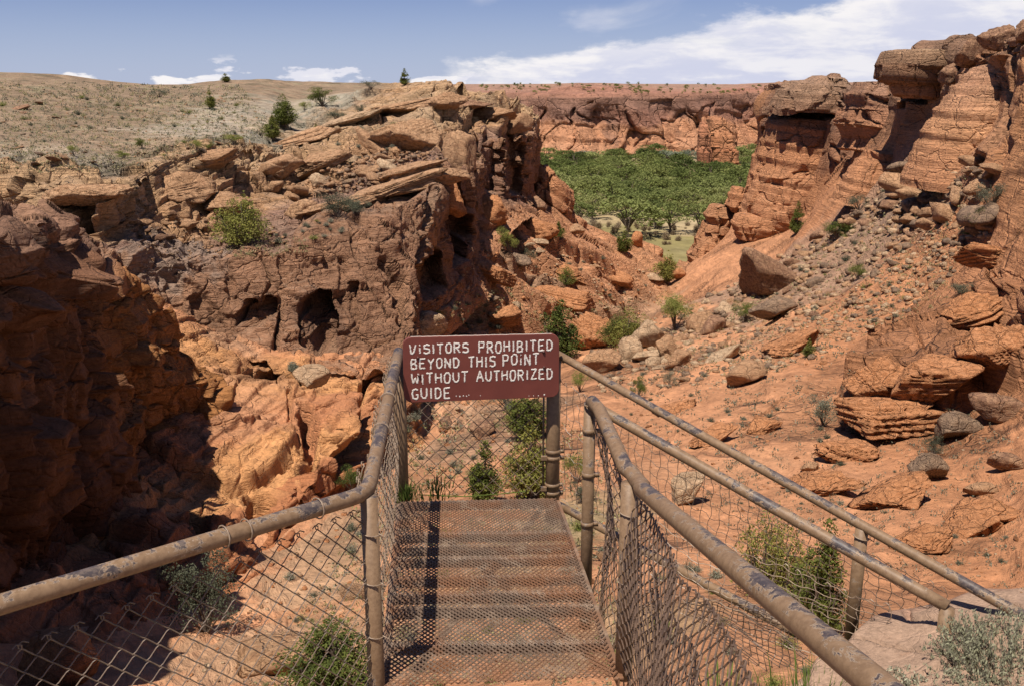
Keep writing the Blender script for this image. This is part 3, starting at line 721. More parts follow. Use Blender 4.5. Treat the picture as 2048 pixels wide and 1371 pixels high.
# ---------------------------------------------------------------- gully, centre slopes and right wall
def canyon():
    ST = [
     # Y, L2, L1, Lm, G, R1, R2, R3, R4, R4b, R5, R5b, R6, R7
     (5,  [(-900,1700),(-200,1750),(200,1750),(450,1760),(900,1740),(1300,1700),(1700,1650),(2150,1600),(2400,1500),(2700,1350),(2900,1100),(3000,900),(3200,860)]),
     (9,  [(-400,1470),(50,1520),(250,1520),(450,1510),(900,1480),(1300,1440),(1700,1405),(2100,1380),(2250,1320),(2400,1200),(2500,950),(2600,700),(2750,660)]),
     (14, [(-250,1260),(230,1320),(400,1335),(560,1335),(900,1300),(1300,1260),(1700,1240),(2080,1225),(2190,1150),(2300,1000),(2380,750),(2450,500),(2550,460)]),
     (20, [(0,1230),(420,1190),(520,1180),(620,1170),(900,1150),(1300,1110),(1650,1080),(1990,1050),(2140,990),(2350,900),(2600,700),(2700,400),(2800,350)]),
     (28, [(250,1120),(500,1070),(590,1045),(690,1030),(950,1010),(1300,985),(1600,950),(1890,915),(2040,860),(2240,760),(2440,560),(2560,280),(2700,240)]),
     (38, [(500,980),(640,950),(730,935),(830,920),(1000,905),(1250,880),(1500,830),(1750,790),(1900,735),(2060,640),(2220,440),(2330,150),(2440,130)]),
     (50, [(640,860),(760,850),(870,840),(980,830),(1120,810),(1300,780),(1500,735),(1700,680),(1840,620),(1985,530),(2090,340),(2150,70),(2240,50)]),
     (58, [(700,760),(800,745),(910,765),(1030,795),(1150,775),(1320,738),(1510,690),(1690,635),(1815,560),(1950,460),(2060,260),(2115,48),(2210,40)]),
     (68, [(800,670),(880,665),(975,710),(1070,760),(1190,735),(1340,695),(1515,645),(1680,585),(1785,510),(1895,410),(1985,240),(2030,58),(2110,54)]),
     (80, [(880,560),(945,575),(1035,645),(1130,715),(1240,688),(1370,640),(1520,595),(1672,525),(1768,460),(1852,370),(1912,240),(1955,85),(2030,84)]),
     (90, [(915,500),(980,525),(1075,605),(1180,688),(1275,660),(1390,605),(1525,562),(1648,490),(1735,425),(1803,345),(1855,225),(1890,100),(1960,100)]),
     (100, [(945,460),(1005,485),(1105,570),(1225,665),(1305,632),(1410,578),(1528,538),(1625,462),(1695,400),(1750,322),(1790,225),(1818,112),(1890,114)]),
     (110, [(980,425),(1038,455),(1145,545),(1260,645),(1330,610),(1425,560),(1535,512),(1612,440),(1676,375),(1722,298),(1755,225),(1776,168),(1850,165)]),
     (130, [(1035,395),(1090,438),(1190,520),(1310,605),(1368,575),(1435,530),(1522,487),(1612,430),(1655,345),(1686,268),(1706,215),(1716,178),(1790,190)]),
     (148, [(1050,395),(1112,432),(1212,498),(1342,572),(1388,545),(1440,512),(1505,482),(1560,448),(1592,345),(1612,262),(1632,205),(1650,172),(1720,180)]),
     (162,[(1040,410),(1118,432),(1225,484),(1362,548),(1392,530),(1435,500),(1478,465),(1512,425),(1534,330),(1551,255),(1570,205),(1590,185),(1660,185)]),
     (172,[(1070,420),(1150,445),(1255,492),(1376,534),(1395,520),(1422,500),(1458,460),(1484,415),(1504,335),(1526,262),(1538,212),(1560,192),(1640,188)]),
     (180,[(1080,480),(1160,500),(1270,530),(1384,534),(1400,520),(1430,505),(1475,460),(1500,410),(1518,340),(1540,275),(1553,225),(1585,196),(1680,190)]),
     (200,[(1080,560),(1160,560),(1270,560),(1390,555),(1420,545),(1470,500),(1540,450),(1580,400),(1600,350),(1620,280),(1640,230),(1680,196),(1760,190)]),
     (240,[(1080,560),(1160,560),(1270,560),(1395,560),(1480,540),(1560,500),(1640,450),(1700,400),(1740,350),(1760,280),(1780,230),(1820,190),(1900,185)])]
    C = [[(px, py, Y) for px, py in row] for Y, row in ST]
    # hidden far stations sit on or below the valley floor
    for c in C[-2:]:
        for i in range(5): 
            p = P(*c[i]); c[i] = ('w', p[0], p[1], -43.)
    s = Sheet(C, 2.8, blur=3, dense=.4)
    s.rowcol([ORG2, ORG, ORG, (.50,.245,.125), ORG, ORG, ORG, ORG2, ORG2, ORG2, (.50,.235,.11), (.40,.22,.13), (.36,.20,.12)], .25, wl=8)
    r = s.rid[None, :] * np.ones_like(s.px); Y = s.B[..., 1]
    far = sstep(Y, 60, 110)
    leftc = 1 - sstep(r, 2.7, 3.3); thr = 8.0 - 1.7 * sstep(Y, 108, 132); rwall = sstep(r + .4 * fbm(s.B, 8, 3, 5), thr - .1, thr + .5); nearw = 1 - sstep(Y, 66, 92); cap = sstep(r + .3 * fbm(s.B, 6, 3, 6), 10.3, 10.8)
    knob = np.clip(rwall * (1 - cap), 0, 1)
    slope = np.clip(1 - leftc - rwall, 0, 1)
    # --- shape
    rough(s, 26, 2.2, 4, 3, w=sstep(Y, 30, 60)); rough(s, 10, .8, 4, 4, w=.5 + .5 * far); rough(s, 14, 2.0, 3, 44, w=rwall)
    rough(s, 5, .5, 4, 14, True, w=leftc * sstep(Y, 40, 60))
    blocks(s, 8.0, 2.2, 1.1, 31, (.8, 1.3, 1.1), .045, .45, w=rwall * (1 - .8 * nearw) * (.55 + .45 * cap)); blocks(s, 3.0, .9, .5, 32, (1, 1.2, .7), .06, .4, w=cap)
    blocks(s, 5.0, 1.7, .5, 33, (1.6, .8, 1), .06, .45, w=leftc * sstep(Y, 40, 60), rot=.45)
    beds(s, 1.9, 2.2, (.55, .1), 34, .5, 14, w=leftc * sstep(Y, 45, 70), sharp=.10, terr=.9)
    beds(s, .7, .6, (.55, .1), 38, .4, 6, w=leftc * .8, sharp=.15, terr=.7)
    beds(s, 1.3, .55, (.10, .05), 35, .9, 16, w=rwall * (.45 + .55 * cap), sharp=.12, terr=.35); beds(s, 3.0, 1.6, (.10, .05), 45, .8, 24, w=cap, sharp=.1, terr=.6)
    beds(s, .42, .22, (.10, .05), 36, .8, 9, w=rwall, sharp=.15, terr=.45)
    beds(s, .5, .3, (.2, .1), 37, .8, 9, w=slope * .35, sharp=.2, terr=.6)
    rough(s, 3.2, .30, 5, 16, gain=.55); rough(s, .8, .10, 4, 18, w=1 - .5 * far)
    # the knob of cross-bedded rock on the right slope
    kn = sstep(poly_sd(s.px + 18 * fbm(s.B, 4, 3, 71), s.py + 18 * fbm(s.B, 4, 3, 72), [(1680,800),(1745,700),(1790,640),(1900,600),(2000,590),(2200,560),(2200,780),(1980,790),(1900,850),(1800,850),(1700,860)]), -14, 8)
    s.G = s.G + s.BN * (kn * (.9 + .5 * fbm(s.B, 5, 2, 73)))[..., None]
    blocks(s, 3.6, 1.1, .35, 74, (1.3, 1, .8), .03, .5, w=kn, rot=.5); beds(s, .55, .30, (-.25, .1), 75, .5, 8, w=kn, sharp=.12, terr=.5); beds(s, .2, .10, (-.25, .1), 76, .4, 5, w=kn, sharp=.15, terr=.5)
    for pts, rr, d in (([(1765,695),(1800,650),(1860,680),(1880,640)], .16, .4), ([(1840,690),(1860,730),(1890,790)], .13, .3), ([(1665,790),(1740,790),(1770,830),(1830,845)], .22, .7), ([(1960,620),(1990,650),(2040,600)], .25, .6),
                       ([(1920,490),(1945,505),(2010,520)], .25, .7), ([(1990,690),(1985,760),(2040,770)], .14, .4), ([(2000,150),(2015,260),(2000,340),(1960,330)], .7, 1.8), ([(1600,600),(1570,640)], .3, .5),
                       ([(1660,800),(1600,790),(1500,860)], .15, .3), ([(1740,360),(1690,420)], .5, .9), ([(1545,300),(1590,330),(1620,300)], .8, 1.2), ([(1560,240),(1640,220),(1690,230)], .8, 1.4), ([(1480,440),(1500,395)], 1.2, 2.5)):
        s.stroke(pts, rr, d, seed=int(pts[0][0]))
    for poly, d in (([(1772,175),(1850,190),(1870,175),(1850,205),(1800,205)], 2.0), ([(1800,190),(1830,180),(1820,220),(1790,215)], 3), ([(1700,190),(1735,190),(1735,215),(1705,215)], 3.0),
                    ([(1538,262),(1580,258),(1585,275),(1560,285),(1540,280)], 2.0), ([(1630,195),(1690,215),(1700,235),(1640,232)], 2.5), ([(2020,60),(2048,140),(2048,300),(2030,340),(2005,300),(2020,200)], .8),
                    ([(1900,120),(1945,110),(1950,140),(1910,160)], 2.0)):
        s.cave(poly, d, (.8, .6, 0), soft=4, warp=10, wl=2.5, seed=int(poly[0][0]))
    # --- pigments
    s.col[...] = s.col
    for a, rr, c_, am in (([(1640,175),(1700,200),(1760,190),(1850,140),(1950,100),(2040,80)], 4.5, (.33,.195,.125), .85), ([(1620,230),(1560,250)], 6, (.24,.14,.10), .85),
                          ([(1560,300),(1640,290),(1700,260),(1770,230)], 4, VAR, .55), ([(1900,260),(1950,160),(1975,300),(1900,330)], 5, (.52,.26,.14), .9),
                          ([(1580,500),(1660,470),(1740,400),(1850,330)], 7, (.36,.22,.145), .8), ([(1500,560),(1600,560),(1700,500),(1800,440)], 8, (.33,.21,.14), .8),
                          ([(1400,650),(1500,620),(1640,590)], 4.5, (.37,.23,.15), .7), ([(1350,700),(1480,680)], 2.5, SND, .5),
                          ([(1200,660),(1290,620),(1350,580)], 3, (.42,.26,.16), .6), ([(930,640),(900,600)], 2.5, (.40,.27,.18), .8), ([(1080,560),(1000,520),(1150,600)], 2.5, (.42,.25,.15), .8),
                          ([(840,600),(850,640)], 1.7, (.50,.33,.27), .8), ([(900,520),(940,560)], 2.5, (.52,.25,.105), .8),
                          ([(950,830),(1060,840),(880,890),(960,900)], 2.6, (.42,.26,.16), .7), ([(600,1100),(700,1050),(620,1180)], 1.4, (.42,.27,.16), .7), ([(450,1340),(560,1280),(650,1330)], 1.6, (.43,.27,.16), .7),
                          ([(1300,950),(1500,940)], 1.5, (.46,.24,.13), .5), ([(1200,1000),(1150,1080),(1000,1100)], 1.5, (.36,.27,.15), .6), ([(1120,1040),(960,1200)], 1.4, (.30,.25,.13), .5), ([(1300,1250),(1200,1330)], 1.2, (.34,.27,.15), .5)):
        s.paint(a, rr, c_, am, seed=int(a[0][0]))
    bare = sstep(fbm(s.B, 9, 4, 91) + .25 * fbm(s.B, 2, 3, 92), .0, .25) * .9
    s.col *= (1 - .12 * slope - .12 * slope * sstep(fbm(s.B, 6, 5, 95, .6), 0, .3))[..., None]
    s.rock = np.clip(rwall + kn + leftc * sstep(Y, 45, 65) * .85 + bare * slope, 0.0, 1).astype(np.float32)
    jitter_col(s, 5, .18); jitter_col(s, .9, .12, 99)
    s.build('canyon_slopes', M['rock_slope'])
    return s
S_CAN = canyon()
# ================================================================ foreground rock the viewer stands on
def fore_rock():
    E = [(-9,1.0,-1.95),(-4,1.5,-2.0),(-1.6,1.9,-2.06),(-.8,2.25,-2.08),(-.46,2.72,-2.07),(0,2.93,-2.06),(.30,2.96,-2.05),(.46,2.93,-2.05),(.60,2.74,-2.03),(.82,2.72,-1.97),
         (1.02,2.86,-1.86),(1.25,2.98,-1.80),(1.55,3.08,-1.755),(1.9,3.16,-1.73),(2.5,3.3,-1.74),(4,3.6,-1.8),(9,4.0,-2.2)]
    C = []
    for x, y, z in E:
        C.append([('w', x, -14, -1.5), ('w', x, -3, -1.62), ('w', x, .4, -1.66), ('w', x, y - 1.0, z + .12), ('w', x, y - .35, z + .035), ('w', x, y - .08, z), ('w', x, y, z - .04),
                  ('w', x, y + .07, z - .35), ('w', x, y - .1, z - 1.5), ('w', x, y - 1.0, -9.5)])
    s = Sheet(C, 4.5, blur=2, colmax=90)
    s.rowcol([(.34,.22,.15)]*6 + [(.32,.19,.13), (.30,.17,.11), ORG2, ORG2], .1, wl=1)
    s.paint([(1300,1371),(1200,1371)], .35, (.50,.35,.25), .8)
    rough(s, .9, .05, 4, 3); rough(s, .25, .018, 5, 7); rough(s, .06, .005, 3, 8)
    beds(s, .07, .05, (.06, .04), 6, .04, 1.2, sharp=.2, terr=.5); blocks(s, .7, .06, .05, 9, (1, 1, .5), .035, .4)
    for a, r_, c_ in (((1850,1240), .06, (.55,.50,.38)), ((1800,1270), .05, (.50,.34,.12)), ((1905,1232), .03, (.52,.36,.12)), ((1760,1290), .05, (.20,.15,.12)), ((1700,1300), .04, (.52,.47,.36))):
        s.paint([a], r_, c_, .8)
    jitter_col(s, .4, .12); jitter_col(s, .06, .10, 8)
    return s.build('rock_ledge', M['rock_fore'])
fore_rock()

# ---------------------------------------------------------------- metals
def paint_metal():
    m, k, b = new_mat('chipped tan pipe paint')
    pos = k.n('ShaderNodeTexCoord').outputs['Object']
    geo = k.n('ShaderNodeNewGeometry')
    n1 = k.noise(pos, 17, 10, .74, .3); n2 = k.noise(pos, 55, 5, .65); n3 = k.noise(pos, 4.2, 5, .55)
    up = k.n('ShaderNodeSeparateXYZ', i_0=geo.outputs['True Normal']).outputs[2]
    # the hand-worn top side has lost its paint
    wear = k.math('ADD', k.math('ADD', n1, k.math('MULTIPLY', up, .13)), k.math('MULTIPLY', k.math('SUBTRACT', n3, .5), .75))
    bare = k.ss(wear, .648, .668)
    rim = k.math('MULTIPLY', k.ss(wear, .615, .637), k.math('SUBTRACT', 1.0, bare))
    base = k.mix(k.ss(n2, .35, .7), (.23, .142, .078), (.165, .098, .052))
    c1 = k.mix(k.math('MULTIPLY', rim, .55), base, (.36, .28, .21))
    c2 = k.mix(bare, c1, k.mix(k.ss(n2, .4, .6), (.052, .040, .040), (.12, .088, .072)))
    rust = k.ss(k.noise(pos, 30, 6, .7, .3), .63, .70)
    c3 = k.mix(k.math('MULTIPLY', rust, .55), c2, (.10, .045, .025))
    k.link(c3, b.inputs['Base Color'])
    k.link(k.math('SUBTRACT', .55, k.math('MULTIPLY', bare, .05)), b.inputs['Roughness']); b.inputs['Specular IOR Level'].default_value = .4
    bp = k.n('ShaderNodeBump', i_Strength=.5, i_Distance=.002, i_Height=k.math('SUBTRACT', n2, k.math('MULTIPLY', bare, .8)))
    k.link(bp.outputs[0], b.inputs['Normal'])
    return m
M['pipe'] = paint_metal()
def simple(name, a, c, scale, rough=.6, metal=0., bump=.2, spec=.3):
    m, k, b = new_mat(name); pos = k.n('ShaderNodeTexCoord').outputs['Object']
    n = k.noise(pos, scale, 5, .6); k.link(k.mix(k.ss(n, .35, .65), a, c), b.inputs['Base Color'])
    b.inputs['Roughness'].default_value = rough; b.inputs['Metallic'].default_value = metal; b.inputs['Specular IOR Level'].default_value = spec
    if bump:
        bp = k.n('ShaderNodeBump', i_Strength=bump, i_Distance=.002, i_Height=n); k.link(bp.outputs[0], b.inputs['Normal'])
    return m
M['wire'] = simple('brown painted wire', (.17, .115, .075), (.10, .065, .045), 40, .5, 0, .2, .5)
M['wire2'] = simple('bleached wire', (.30, .22, .15), (.20, .13, .085), 40, .5, 0, .2, .5)
M['wire3'] = simple('worn grey brown wire', (.25, .18, .13), (.12, .08, .055), 30, .45, .1, .2, .6)
def grate_mat():
    m, k, b = new_mat('rusty painted grating'); pos = k.n('ShaderNodeTexCoord').outputs['Object']
    n1 = k.noise(pos, 3.2, 5, .6, .5); n2 = k.noise(pos, 60, 3, .6); n3 = k.noise(pos, 11, 5, .65)
    c1 = k.mix(k.ss(n1, .38, .62), (.15, .10, .068), (.20, .095, .048)); c2 = k.mix(k.math('MULTIPLY', k.ss(n3, .5, .66), .7), c1, (.27, .19, .13)); c3 = k.mix(k.math('MULTIPLY', k.ss(n2, .5, .7), .5), c2, (.07, .04, .028))
    k.link(c3, b.inputs['Base Color']); b.inputs['Roughness'].default_value = .6; b.inputs['Specular IOR Level'].default_value = .4
    return m
M['grate'] = grate_mat()
M['board'] = simple('brown red sign paint', (.185, .050, .036), (.155, .042, .031), 7, .55, 0, .1, .3)
M['letter'] = simple('white sign paint', (.80, .74, .66), (.70, .62, .54), 60, .7, 0, .3)
M['letteredge'] = simple('flaked paint edge', (.50, .42, .36), (.60, .50, .42), 60, .7, 0, .3)
M['wire4'] = simple('rust brown wire', (.17, .105, .068), (.075, .045, .03), 30, .5, .1, .2, .5)
M['bolt'] = simple('painted bolt', (.10, .035, .028), (.07, .03, .025), 60, .5, .2, .2)

# ---------------------------------------------------------------- pipes and panels
def cdP(px, py, cd):
    a = (px - 1024) / F_PX * cd; b = (685.5 - py) / F_PX * cd
    return Vector((a, cd * CP + b * SP, -cd * SP + b * CP))
V_ = lambda a: Vector(tuple(a))
ZR, ZD = -1.28, -2.0
LC = V_(PZ(735, 985, ZR)); LF = V_(PZ(797, 704, ZR)); LA = cdP(0, 1208, 2.3)
LA2 = LA + (LA - LC) * .55
SR = V_(P(1108, 708, 4.58)); 
RA = V_(PZ(1180, 806, ZR)); RB = V_(PZ(1266, 962, ZR)); RC = cdP(1745, 1362, 1.52); RC2 = RC + (RC - RB) * .6
W1a = V_(P(1112, 706, 4.6)); W1b = V_(P(1985, 1196, 2.86)); W1c = W1b + (W1b - W1a) * .06
W2a = V_(PZ(1180, 806, ZR)); W2b = cdP(1895, 1212, 3.12)
def bend(a, b, c, r, n=7):
    d1 = (a - b).normalized(); d2 = (c - b).normalized(); p0 = b + d1 * r; p2 = b + d2 * r
    return [p0 * (1 - t) ** 2 + b * (2 * t * (1 - t)) + p2 * t * t for t in [i / n for i in range(n + 1)]]
def lay(a, b, n):
    return [a.lerp(b, i / n) for i in range(n + 1)]
def pipe(name, pts, r, parent, mat='pipe', seg=14):
    m = MB(); m.tube(pts, r, seg); return m.build(name, M[mat], parent, True)
def ring(m, c, axis, r, wr, seg=14, turns=1.0, tilt=0):
    axis = axis.normalized(); u = axis.cross(Vector((0, 1, .1))).normalized(); w = axis.cross(u)
    pts = [c + u * math.cos(a) * r + w * math.sin(a) * r + axis * (tilt * math.cos(a)) for a in [2 * math.pi * turns * i / seg for i in range(seg + 1)]]
    m.tube(pts, wr, 5)
def post(parent, top, zb, r, bands=(), ties=(), cap=False):
    p = pipe('post', [top, Vector((top.x, top.y, (top.z + zb) / 2)), Vector((top.x, top.y, zb))], r, parent)
    for z in bands:
        m = MB(); m.tube([Vector((top.x, top.y, z - .011)), Vector((top.x, top.y, z + .011))], r + .0035, 16)
        m.box((top.x + r + .01, top.y - .004, z), (.022, .012, .018)); m.build('brace_band', M['pipe'], parent, True)
    for z in ties:
        m = MB(); ring(m, Vector((top.x, top.y, z)), Vector((0, 0, 1)), r + .003, .0022, tilt=.006)
        m.tube([Vector((top.x + r, top.y - .01, z)), Vector((top.x + r + .02, top.y - .012, z - .012)), Vector((top.x + r + .028, top.y, z + .005))], .0022, 4)
        m.build('tie_wire', M['wire2'], parent, True)
    return p
rng = random.Random(4)
def mesh_panel(parent, q, cell, mat, wr=.0019, sag=.0, bulge=.0, seed=1, square=False, hooks=True, label=None, slack=0.):
    """woven wire between the four corners q = bottom a, bottom b, top b, top a"""
    a, b, c, d = [V_(v) for v in q]
    L = max((b - a).length, (c - d).length); H = ((d - a).length + (c - b).length) / 2
    nu = max(3, int(L / cell)); nv = max(3, int(H / cell)) * (1 if square else 1)
    nrm = (b - a).cross(d - a).normalized(); r = random.Random(seed)
    ph = [r.uniform(0, 6.28) for _ in range(4)]
    def pt(u, v, off=0.):
        p = a.lerp(b, u).lerp(d.lerp(c, u), v)
        k = bulge * math.sin(math.pi * min(max(v, 0), 1)) * (1 + .5 * math.sin(u * 9 + ph[0]))
        k += slack * (math.sin(u * 31 + ph[1]) * .5 + math.sin(u * 17 + v * 7 + ph[2]))
        p = p + nrm * (k + off) - Vector((0, 0, 1)) * (sag * v * (math.sin(math.pi * u) + .25 * math.sin(9 * u + ph[3])))
        return p
    m = MB()
    if square:                                             # stretched and sheared mesh reads as a square grid
        for i in range(nu + 1):
            pts = []
            for k in range(nv * 2 + 1):
                v = k / (nv * 2); s_ = .0035 if (k // 2 + i) % 2 else -.0035
                pts.append(pt((i + .10 * math.sin(k * 1.57 + i) + .05 * math.sin(k * .4 + ph[0] + i * .3)) / nu, v, s_))
            if hooks:
                t = pts[-1]; e = (b - a).normalized()
                pts += [t + Vector((0, 0, .008)) - e * .004, t + Vector((0, 0, .014)) - e * .014, t + Vector((0, 0, .006)) - e * .022]
            m.tube(pts, wr, 3, False)
        for j in range(nv + 1):
            pts = []
            for k in range(nu * 2 + 1):
                s_ = -.0035 if (k // 2 + j) % 2 else .0035
                pts.append(pt(k / (nu * 2), (j + .14 * math.sin(k * 1.57 + j) + .15 * math.sin(k * .21 + ph[1] + j)) / nv, s_))
            m.tube(pts, wr, 3, False)
    else:
        for i in range(nu):
            pts = []
            for k in range(nv + 1):
                right = (k + i) % 2; u = i + (1.08 if right else -.08) + r.uniform(-.03, .03)
                off = .0035 if right else -.0035
                pts.append(pt(u / nu, k / nv, off))
                if k < nv: 
                    pts.append(pt((i + .5 + (.30 if right else -.30)) / nu, (k + .18) / nv, off * .3))
                    pts.append(pt((i + .5 + (-.30 if right else .30)) / nu, (k + .82) / nv, -off * .3))
            if hooks:
                t = pts[-1]; e = (b - a).normalized() * (1 if (nv + i) % 2 else -1)
                pts += [t + Vector((0, 0, .010)), t + Vector((0, 0, .015)) - e * .012, t + Vector((0, 0, .009)) - e * .024 + nrm * .005]
            m.tube(pts, wr, 4, False)
    o = m.build('chain_link_mesh', M[mat], parent); tag(o, label, kind='stuff'); return o

# --- left fence
t = empty('chain_link_fence', Vector((LC.x, LC.y, ZD)), 'bent tan pipe rail with chain link on the left side of the metal landing', 'fence', 'chipped tan pipe and chain link fences')
T_LEFT = t
pipe('rail', lay(LA2, LC + (LA - LC).normalized() * .075, 14)[:-1] + bend(LA, LC, LF, .075) + lay(LC + (LF - LC).normalized() * .075, LF, 8)[1:], .0265, t)
post(t, LC + Vector((.004, .0, -.01)), -2.62, .0285, ties=(-1.42, -1.60, -1.80, -2.0))
for f_ in (.34, .56):
    m = MB(); ring(m, LC.lerp(LF, f_), LF - LC, .033, .0028); m.build('tie_wire', M['wire2'], t, True)
for f_ in (.80, .93, .35):
    m = MB(); ring(m, LC.lerp(LA, f_ * .5), LA - LC, .033, .0025); m.build('tie_wire', M['wire2'], t, True)
dl = (LA2 - LC)
dn = Vector((0, 0, 1))
mesh_panel(t, [Vector((LA2.x, LA2.y, -2.35)), Vector((LC.x, LC.y, -2.45)), LC - dn * .055, LA2 - dn * .125], .034, 'wire', .0020, sag=.03, bulge=.02, seed=3)
off = Vector((-.035, 0, 0))
mesh_panel(t, [Vector((LC.x, LC.y, -2.22)) + off, Vector((LF.x, LF.y, -2.16)) + off, LF - dn * .02 + off, LC - dn * .02 + off], .034, 'wire2', .0021, bulge=.015, seed=4, slack=.012)
# --- gate fence behind the sign
t = empty('gate_fence', Vector((SR.x, SR.y, ZD)), 'chain link gate between two posts at the far end of the landing', 'fence', 'chipped tan pipe and chain link fences')
post(t, LF + Vector((-.004, .01, -.03)), -2.25, .034)
post(t, SR + Vector((.0, .0, 0)), -2.2, .036, bands=(-1.80, -1.835, -1.985, -2.03))
GL = Vector((LF.x + .02, SR.y + .38, 0)); 
gl = LF + Vector((.03, .02, 0)); gr = SR + Vector((-.05, -.01, 0))
mesh_panel(t, [Vector((gl.x, gl.y, -2.04)), Vector((gr.x, gr.y, -2.04)), Vector((gr.x, gr.y, -1.30)), Vector((gl.x, gl.y, -1.30))], .036, 'wire', .0019, seed=6, slack=.004)
pipe('stretcher_bar', [Vector((gr.x, gr.y, -1.33)), Vector((gr.x, gr.y, -2.02))], .0055, t, 'wire', 6)
for z in (-1.83, -2.0):
    m = MB(); m.box((gr.x + .004, gr.y - .012, z), (.03, .02, .02)); m.build('clamp', M['pipe'], t)
# --- sign
def sign():
    c = [V_(P(805, 674, 4.36)), V_(P(1118, 667, 4.50)), V_(P(1118, 792, 4.50)), V_(P(808, 804, 4.36))]
    t = empty('warning_sign', (c[2] + c[3]) / 2, 'brown red painted board with hand lettered white warning to visitors, bolted across the fence', 'sign')
    nrm = (c[1] - c[0]).cross(c[3] - c[0]).normalized()
    if nrm.y > 0: nrm = -nrm
    def q(u, v, h=0.): return c[0].lerp(c[1], u).lerp(c[3].lerp(c[2], u), v) + nrm * h
    W = (c[1] - c[0]).length; H = (c[3] - c[0]).length; r = .042
    out = []
    for cx, cy, a0 in ((r, r, 180), (W - r, r, 270), (W - r, H - r, 0), (r, H - r, 90)):
        for i in range(9):
            a = R_(a0 + i * 90 / 8); out.append(((cx + r * math.cos(a)) / W, (cy + r * math.sin(a)) / H))
    m = MB(); n = len(out)
    for h in (-.009, .0045, .006):
        ins = .0012 if h == .006 else 0
        for u, v in out: m.v.append(tuple(q(u + (.5 - u) * ins * 4, v + (.5 - v) * ins * 8, h)))
    for l in (0, 1):
        for i in range(n): m.f.append((l*n + i, l*n + (i+1) % n, (l+1)*n + (i+1) % n, (l+1)*n + i))
    m.f.append(tuple(range(n))); m.f.append(tuple(2*n + i for i in reversed(range(n))))
    m.build('board', M['board'], t)
    # worn pale top edge
    m = MB(); rr = random.Random(3); pts = [q(.05 + .9 * i / 60, -.004 + rr.uniform(-.002, .003), .0 + rr.uniform(0, .004)) for i in range(61)]
    m.tube(pts, .0016, 4); m.build('worn_edge', M['letteredge'], t)
    for u, v in ((.093, .31), (.098, .585), (.897, .275), (.900, .52)):
        m = MB(); p = q(u, v, .006); m.tube([p, p + nrm * .004], .0075, 10); m.tube([p + nrm * .004, p + nrm * .007], .0045, 6); m.build('bolt', M['bolt'], t, True)
    G = {'V': [[(0,0),(.12,.85),(.3,1),(.55,.85),(1,0)]], 'i': [[(.5,.38),(.5,1)], [(.5,.05),(.5,.14)]], 'S': [[(1,.1),(.6,0),(.15,.08),(.1,.42),(.9,.52),(.95,.88),(.5,1),(0,.9)]], 'I': [[(.5,0),(.5,1)]],
         'T': [[(0,.03),(1,0)], [(.5,0),(.48,1)]], 'O': [[(.3,.02),(.75,.02),(.95,.25),(.93,.75),(.7,1),(.25,1),(.05,.75),(.06,.25),(.3,.02)]], 'R': [[(.05,1),(.05,0),(.75,.02),(.9,.22),(.75,.45),(.1,.5)], [(.4,.5),(.95,1)]],
         'P': [[(.05,1),(.05,0),(.8,.03),(.92,.25),(.75,.5),(.1,.53)]], 'H': [[(.05,0),(.05,1)], [(.92,0),(.92,1)], [(.05,.52),(.92,.48)]], 'B': [[(.08,1),(.08,0),(.75,.03),(.85,.22),(.65,.45),(.12,.47)], [(.6,.47),(.92,.65),(.85,.95),(.08,1)]],
         'E': [[(.95,0),(.08,.02),(.08,1),(.95,.97)], [(.08,.5),(.75,.48)]], 'D': [[(.08,1),(.08,0),(.65,.03),(.93,.3),(.9,.75),(.6,.98),(.08,1)]], 'Y': [[(0,0),(.5,.48),(1,0)], [(.5,.48),(.45,1)]],
         'N': [[(.06,1),(.06,0),(.9,1),(.92,0)]], 'W': [[(0,0),(.22,1),(.5,.45),(.78,1),(1,0)]], 'U': [[(.05,0),(.06,.75),(.3,1),(.7,1),(.93,.75),(.95,0)]], 'A': [[(0,1),(.5,0),(1,1)], [(.2,.62),(.8,.62)]],
         'Z': [[(.05,.02),(.95,0),(.08,1),(.98,.97)]], 'G': [[(.95,.12),(.6,0),(.2,.08),(.04,.5),(.2,.92),(.7,1),(.95,.85),(.95,.58),(.6,.58)]]}
    rr = random.Random(12)
    def glyph(mb, ch, u0, u1, va, vb):
        for st in G[ch]:
            den = []
            for i in range(len(st) - 1):
                n = max(2, int(math.hypot((st[i+1][0]-st[i][0]) * (u1-u0) * W, (st[i+1][1]-st[i][1]) * (vb-va) * H) / .0028))
                for k in range(n + (1 if i == len(st) - 2 else 0)):
                    t_ = k / n; den.append((st[i][0] + (st[i+1][0]-st[i][0]) * t_, st[i][1] + (st[i+1][1]-st[i][1]) * t_))
            Pn = [q(u0 + (u1-u0) * x + rr.uniform(-1, 1) * .0009 / W, va + (vb-va) * y + rr.uniform(-1, 1) * .0012 / H, .0064) for x, y in den]
            base = len(mb.v); N = len(Pn)
            for i, p in enumerate(Pn):
                d = (Pn[min(i+1, N-1)] - Pn[max(i-1, 0)]); d = d.normalized() if d.length > 1e-9 else Vector((1, 0, 0))
                s_ = d.cross(nrm); w = .0042 * rr.uniform(.6, 1.25); w2 = .0042 * rr.uniform(.6, 1.25)
                if rr.random() < .07: w *= .35; w2 *= .4
                for k_, h in ((w, 0), (w * .6, .0012), (-w2 * .6, .0012), (-w2, 0)): mb.v.append(tuple(p + s_ * k_ + nrm * h))
            for i in range(N - 1):
                for k in range(3):
                    a = base + i*4 + k; mb.f.append((a, a+1, a+5, a+4))
